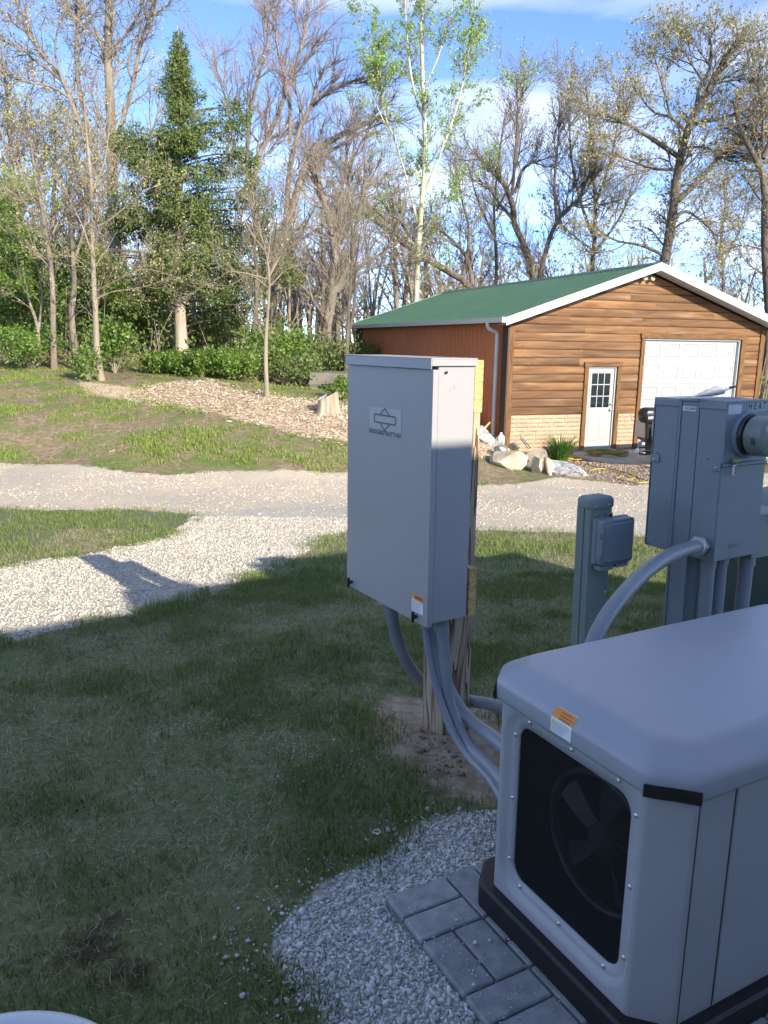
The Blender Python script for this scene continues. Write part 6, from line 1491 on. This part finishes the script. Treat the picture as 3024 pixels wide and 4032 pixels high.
tree('dark trunk with drooping limbs at the right edge beyond the garage', 31, c2([(1665, 1250), (1655, 1100), (1645, 900), (1645, 720), (1625, 610), (1580, 550), (1545, 460), (1530, 380)]), .24,
     [(c2([(1645, 700), (1620, 560), (1600, 480), (1560, 430)]), .10, .3), (c2([(1640, 650), (1560, 640), (1500, 680), (1440, 720)]), .07, .3), (c2([(1640, 600), (1700, 450), (1720, 300)]), .14, .3), (c2([(1655, 950), (1560, 930), (1480, 960)]), .05, .3), (c2([(1640, 560), (1640, 420), (1620, 300), (1650, 180)]), .09, .3)], B_DARK, B_TWIGD, 50, 700, 2800, 1.9, 1.0, .55, L_BUD, 3000, .075, .75, .2, .4)
tree('grey tree in the gap right of the leaning dark tree', 41, c2([(620, 1250), (630, 1000), (620, 800), (640, 600), (660, 450)]), .16, [(c2([(625, 900), (560, 760), (520, 620)]), .08, .3), (c2([(630, 800), (700, 650), (730, 480)]), .08, .3)], B_GREY, B_TWIG, 40, 500, 2200, 2.2, 1.2, .6, L_BUD, 1400, .07, .6, .5, .3)
tree('hazy mauve twigged tree filling the gap left of the leafy tree', 40, c2([(30, 1250), (20, 1000), (30, 800), (60, 620), (70, 480)]), .2, [(c2([(25, 950), (120, 760), (190, 600)]), .1, .3), (c2([(25, 900), (-60, 700), (-100, 520)]), .1, .3)], B_GREY, B_TWIGP, 50, 650, 2600, 2.5, 1.3, .6, None, 0, .06, .65, .45, .3)
tree('grey twiggy tree above the right slope of the garage roof', 40, c2([(1480, 1250), (1490, 1050), (1480, 900), (1500, 760), (1480, 640)]), .15, [(c2([(1488, 1000), (1560, 850), (1580, 720)]), .07, .3), (c2([(1485, 960), (1420, 820), (1390, 700)]), .07, .3)], B_GREY, B_TWIG, 36, 460, 2000, 2.0, 1.1, .6, L_MID, 2200, .08, .65, .45, .3)

# ------------------------------------------------------------------ evergreen (red cedar)
CEDd = 26.5
cb = at(714, 1406, CEDd); CE = thing('evergreen_tree', 'dark green evergreen with ragged spire and pale trunk base', 'tree', (cb[0], cb[1], z1(cb[0], cb[1]) - .1))
off = np.array(CE.location)
TP_ = stem(c1([(785, 1540), (783, 1450), (778, 1350), (775, 1100), (776, 900), (775, 700), (780, 450), (776, 200), (765, 110)]), CEDd); P0 = resample(TP_, 16)[None]; P0[0, 0, 2] = off[2] - .1; R0 = (np.linspace(.21, .015, 16) * np.array([1.15] + [1] * 15))[None]
V, F = tubes(P0 - off, R0, 10); big('trunk', V, F, B_CED, CE, True)
cl_ = [(775, 200, 30, 50), (770, 270, 55, 45), (760, 330, 60, 40), (720, 380, 50, 28), (810, 400, 60, 28), (765, 420, 60, 35), (770, 480, 65, 38), (770, 545, 85, 42), (715, 590, 80, 42), (850, 575, 70, 38), (950, 590, 70, 32), (1000, 500, 48, 38), (1030, 545, 42, 32), (940, 530, 40, 30), (1000, 670, 75, 22), (800, 620, 85, 38), (540, 635, 75, 36), (480, 610, 60, 34), (640, 675, 85, 32), (590, 720, 75, 36), (690, 730, 75, 36), (560, 800, 85, 44), (650, 800, 60, 36), (900, 780, 85, 34), (1000, 755, 90, 38), (1085, 800, 65, 42), (1100, 880, 60, 34), (700, 870, 85, 42), (580, 880, 75, 44), (900, 890, 75, 44), (1010, 870, 60, 34),
       (480, 960, 80, 42), (650, 960, 95, 44), (800, 965, 75, 40), (950, 955, 85, 42), (420, 1030, 80, 42), (560, 1045, 90, 44), (700, 1055, 90, 44), (850, 1060, 90, 44), (1000, 1055, 85, 42), (1110, 1080, 60, 38), (390, 1120, 70, 38), (520, 1150, 90, 44), (680, 1150, 95, 44), (850, 1155, 95, 44), (1000, 1165, 85, 42), (1150, 1150, 70, 38), (1240, 1180, 55, 32), (450, 1225, 80, 36), (600, 1260, 95, 42), (740, 1265, 95, 42), (900, 1265, 95, 44), (1050, 1275, 85, 42), (690, 1340, 85, 34), (880, 1350, 95, 40), (1010, 1390, 75, 40), (890, 1430, 80, 36), (1040, 1330, 60, 36), (560, 1330, 70, 30)]
hw_ = lambda y: np.interp(y, [150, 400, 540, 600, 800, 1000, 1200, 1300, 1400], [18, 60, 85, 230, 300, 360, 420, 380, 250])
for y in range(230, 1400, 42):
    for q_ in range(1 if y < 560 else 2):
        cl_.append((776 + trg.uniform(-1, 1) * hw_(y) * (.3 if q_ == 0 else .9), y + trg.uniform(-20, 20), 55 if y > 500 else 36, 36))
cl_ = [q_ for q_ in cl_ if not (q_[1] > 1290 and abs(q_[0] - 776) < 130)]
C = []; LB = []
for x, y, rx, ry in cl_:
    axis_x = 776; off_px = x - axis_x; sp = max(90, 430 * min(1, (y - 100) / 900.))     # crown radius in these pixels at this height
    lim = math.sqrt(max(0.05, 1 - (off_px / (sp * 1.25)) ** 2)) * sp * .62
    for rep in range(2):
        x = x + trg.normal(0, 26 if y > 450 else 8); y = y + trg.normal(0, 24 if y > 450 else 10)
        dz_ = trg.uniform(-1, 1) * lim * (1 if rep else .8) * (CEDd / 3120 / 1.0972)
        p = at(x / 1.0972, y / 1.0972, CEDd + dz_); m_ = CEDd / 3120 / 1.0972
        n_ = int(max(170, rx * ry * .16)); q = trg.normal(0, 1, (n_, 3)); q /= np.linalg.norm(q, axis=1, keepdims=True); q *= trg.uniform(.25, 1, (n_, 1)) ** .5
        q = q * np.array([rx * m_ * 1.08, rx * m_ * .8, ry * m_ * 1.25]); q[:, 2] -= .12 * np.abs(q[:, 0])
        lump = np.sin(q[:, 0] * 9 + x) * np.sin(q[:, 1] * 9 + y) * np.sin(q[:, 2] * 12); keep = lump > -.03
        C.append((p + q)[keep])
        b0 = at(axis_x / 1.0972, (y + 40) / 1.0972, CEDd); LB.append(np.stack([b0 * (1 - t) + p * t + np.array([0, 0, .12 * math.sin(3.1 * t)]) for t in np.linspace(0, 1.0, 6)]))
C = np.vstack(C) - off
V, F = leaf_quads(C, np.full(len(C), .046), -.4, 2.8); V2_, F2_ = leaf_quads(C + trg.normal(0, .06, C.shape), np.full(len(C), .04), .3, 2.6)
big('foliage', np.vstack([V, V2_]), np.vstack([F, F2_ + len(V)]), L_CED, CE)
LB = np.array(LB); V, F = tubes(LB - off, np.tile(np.linspace(.035, .012, 6), (len(LB), 1)), 5); big('branches', V, F, B_DARK, CE, True)

# ------------------------------------------------------------------ shrubs and undergrowth
def shrub(label, px, py, d, w, h, n, m, size=.07, name='shrub', dens=1.0):
    n = int(n * 1.35); size *= .78
    p = at(px, py, d); g = z1(p[0], p[1]); t = thing(name, label, 'shrub', (p[0], p[1], g))
    ns = 16; a = trg.uniform(0, 2 * np.pi, ns); rad = trg.uniform(.2, .9, ns)
    P = np.zeros((ns, 6, 3)); tt = np.linspace(0, 1, 6)
    P[:, :, 0] = (np.cos(a) * rad * w / 2)[:, None] * tt ** 1.1; P[:, :, 1] = (np.sin(a) * rad * w / 2)[:, None] * tt ** 1.1; P[:, :, 2] = (h * (1.0 - .45 * rad ** 2))[:, None] * tt - .05
    P1, R1 = grow(P, np.full((ns, 6), .012), 160, h * .38, .8, 4, .006, .25, .3, .25, .5, rmin=.004)
    V1, F1 = tubes(P, np.tile(np.linspace(.016, .006, 6), (ns, 1)), 4); V2, F2 = tubes(P1, R1, 3)
    big('stems', np.vstack([V1, V2]), np.vstack([F1, F2 + len(V1)]), B_TWIG, t)
    k = trg.integers(0, len(P1), n); i = trg.integers(1, 4, n); C = P1[k, i] + trg.normal(0, .11 * h, (n, 3)) * np.array([1.3, 1.3, .9]); C[:, 2] = np.maximum(C[:, 2], .03)
    V, F = leaf_quads(C, np.full(n, size), -.2, 1.7); big('foliage', V, F, m, t); return t
shrub('low bright green bush right of the evergreen trunk', 790, 1462, 22.5, 2.6, .72, 3400, L_SHRUB)
shrub('bright green bush at the left foot of the evergreen', 640, 1440, 22.5, 1.5, .6, 1900, L_SHRUB)
shrub('rounded green bush between evergreen and slender sapling', 930, 1478, 22.8, 1.9, .85, 2400, L_SHRUB)
shrub('sunlit leafy bush right of the slim pale young tree', 450, 1432, 22, 1.2, 1.35, 1500, L_SHRUB, .085)
shrub('small leafy sprout at the foot of the slim pale young tree', 345, 1480, 20.3, .7, .8, 700, L_SHRUB)
shrub('wide yellow green bush at the far left of the bank', 120, 1410, 22.5, 2.4, 1.1, 2400, L_SHRUB)
shrub('tall leafy thicket behind the thin trees at far left', 60, 1395, 26.5, 4.5, 3.4, 6500, L_SHRUB, .10)
shrub('leafy thicket behind the crooked grey trunk', 290, 1390, 27.5, 4.0, 3.0, 5500, L_SHRUB, .10)
shrub('leafy thicket left of the evergreen behind the bushes', 500, 1395, 28.5, 3.6, 2.6, 4500, L_SHRUB, .10)
shrub('dim green thicket behind the evergreen trunk', 850, 1400, 30.5, 4.0, 1.9, 3800, L_MID, .10)
shrub('green brush between slender sapling and forked oak', 1110, 1470, 24.5, 2.6, 1.6, 3200, L_SHRUB, .085)
shrub('dim brush around the tarp covered trailer', 1190, 1500, 22.8, 1.4, .9, 1500, L_MID, .07)
shrub('leafy brush behind the tarp covered trailer', 1290, 1450, 27.5, 4.2, 1.8, 3800, L_MID, .09)
shrub('low weeds beside the stump at the garage side', 1355, 1590, 18.6, .9, .5, 900, L_SHRUB, .06)
# far wood: one mass of bare stems, twigs and young leaves beyond the trees one can tell apart
n = 420; a = trg.uniform(-.66, .66, n); dist = trg.uniform(38, 85, n); X = np.sin(a) * dist; Y = np.cos(a) * dist; Hh = trg.uniform(5, 10.5, n) * np.where(a > .1, .8, .95)
g = tz(X, Y); P = np.zeros((n, 8, 3)); t8 = np.linspace(0, 1, 8); P[:, :, 0] = X[:, None] + trg.normal(0, .5, (n, 1)) * t8 ** 2 * 2; P[:, :, 1] = Y[:, None]; P[:, :, 2] = g[:, None] - .3 + Hh[:, None] * t8
Rr = trg.uniform(.10, .24, n)[:, None] * np.linspace(1, .2, 8)
P1, R1 = grow(P, Rr, 3600, 3.2, .7, 6, .04, .2, .5, .2, .3); P2, R2 = grow(P1, R1, 21000, 2.1, .8, 3, .015, .15, .4, .25, .5, rmin=.011)
Vs = []; Fs = []; k0 = 0
for p_, r_, ns in ((P, Rr, 5), (P1, R1, 3), (P2, R2, 3)):
    V, F = tubes(p_, r_, ns); Vs.append(V); Fs.append(F + k0); k0 += len(V)
setp(big('far_wood', np.vstack(Vs), np.vstack(Fs), B_TWIG), 'hazy mass of bare far trees beyond the yard', 'woodland', kind='stuff')
kk = trg.integers(0, len(P2), 16000); C = P2[kk, trg.integers(1, 3, 16000)] + trg.normal(0, .15, (16000, 3))
V, F = leaf_quads(C, np.full(16000, .16)); setp(big('far_leaves', V, F, L_BUD), 'thin spring haze of young leaves in the far wood', 'foliage', kind='stuff')
m_ = 56000; a = trg.uniform(-.72, .72, m_); dist = trg.uniform(27, 70, m_) ; X = np.sin(a) * dist; Y = np.cos(a) * dist
ga = R(19); lx_ = (X - 2.79) * math.cos(ga) + (Y - 18.5) * math.sin(ga); ly_ = -(X - 2.79) * math.sin(ga) + (Y - 18.5) * math.cos(ga)
hb_ = 3.8 * fnoise(X * .35, Y * .35, 61) ** 1.2 * np.where(a < -.12, 1.35, .8) * trg.uniform(.05, 1, m_)
ok = ~((lx_ > -1.2) & (lx_ < 8.6) & (ly_ < 13)) & (Y > 25.5)
C = np.stack([X, Y, tz(X, Y) + hb_], -1)[ok]
V, F = leaf_quads(C, np.full(len(C), .15)); setp(big('undergrowth', V, F, L_MID), 'dim green undergrowth under the far trees', 'undergrowth', kind='stuff')
lp_ = np.stack([X, Y, tz(X, Y)], -1)[ok][:4500]; hh_ = trg.uniform(.6, 2.4, len(lp_)); P = np.repeat(lp_[:, None, :], 4, 1); P[:, :, 2] += np.linspace(-.05, 1, 4)[None] * hh_[:, None]; P[:, :, :2] += (trg.normal(0, .22, (len(lp_), 1, 2))) * np.linspace(0, 1, 4)[None, :, None] ** 1.3 * hh_[:, None, None]
V, F = tubes(P, np.tile(np.linspace(.02, .008, 4), (len(P), 1)), 3); setp(big('brush_stems', V, F, B_TWIG), 'bare brush stems under the far trees', 'brush', kind='stuff')
# leaf litter under the wood edge
x_ = trg.uniform(-16, 1.2, 9000); y_ = trg.uniform(20, 30, 9000); keep = (y_ > 21.5 + fnoise(x_ * .8, y_ * .8, 91) * 3 - 0.0 * x_)
C = np.stack([x_, y_, tz(x_, y_) + .015], -1)[keep]; V, F = leaf_quads(C, np.full(len(C), .07)); setp(big('leaf_litter', V, F, mat('dry_litter', [(.14, .09, .05), (.26, .18, .11), (.36, .27, .18)], island=True, rough=.9)), 'dry brown leaf litter at the edge of the wood', 'leaf litter', kind='stuff')
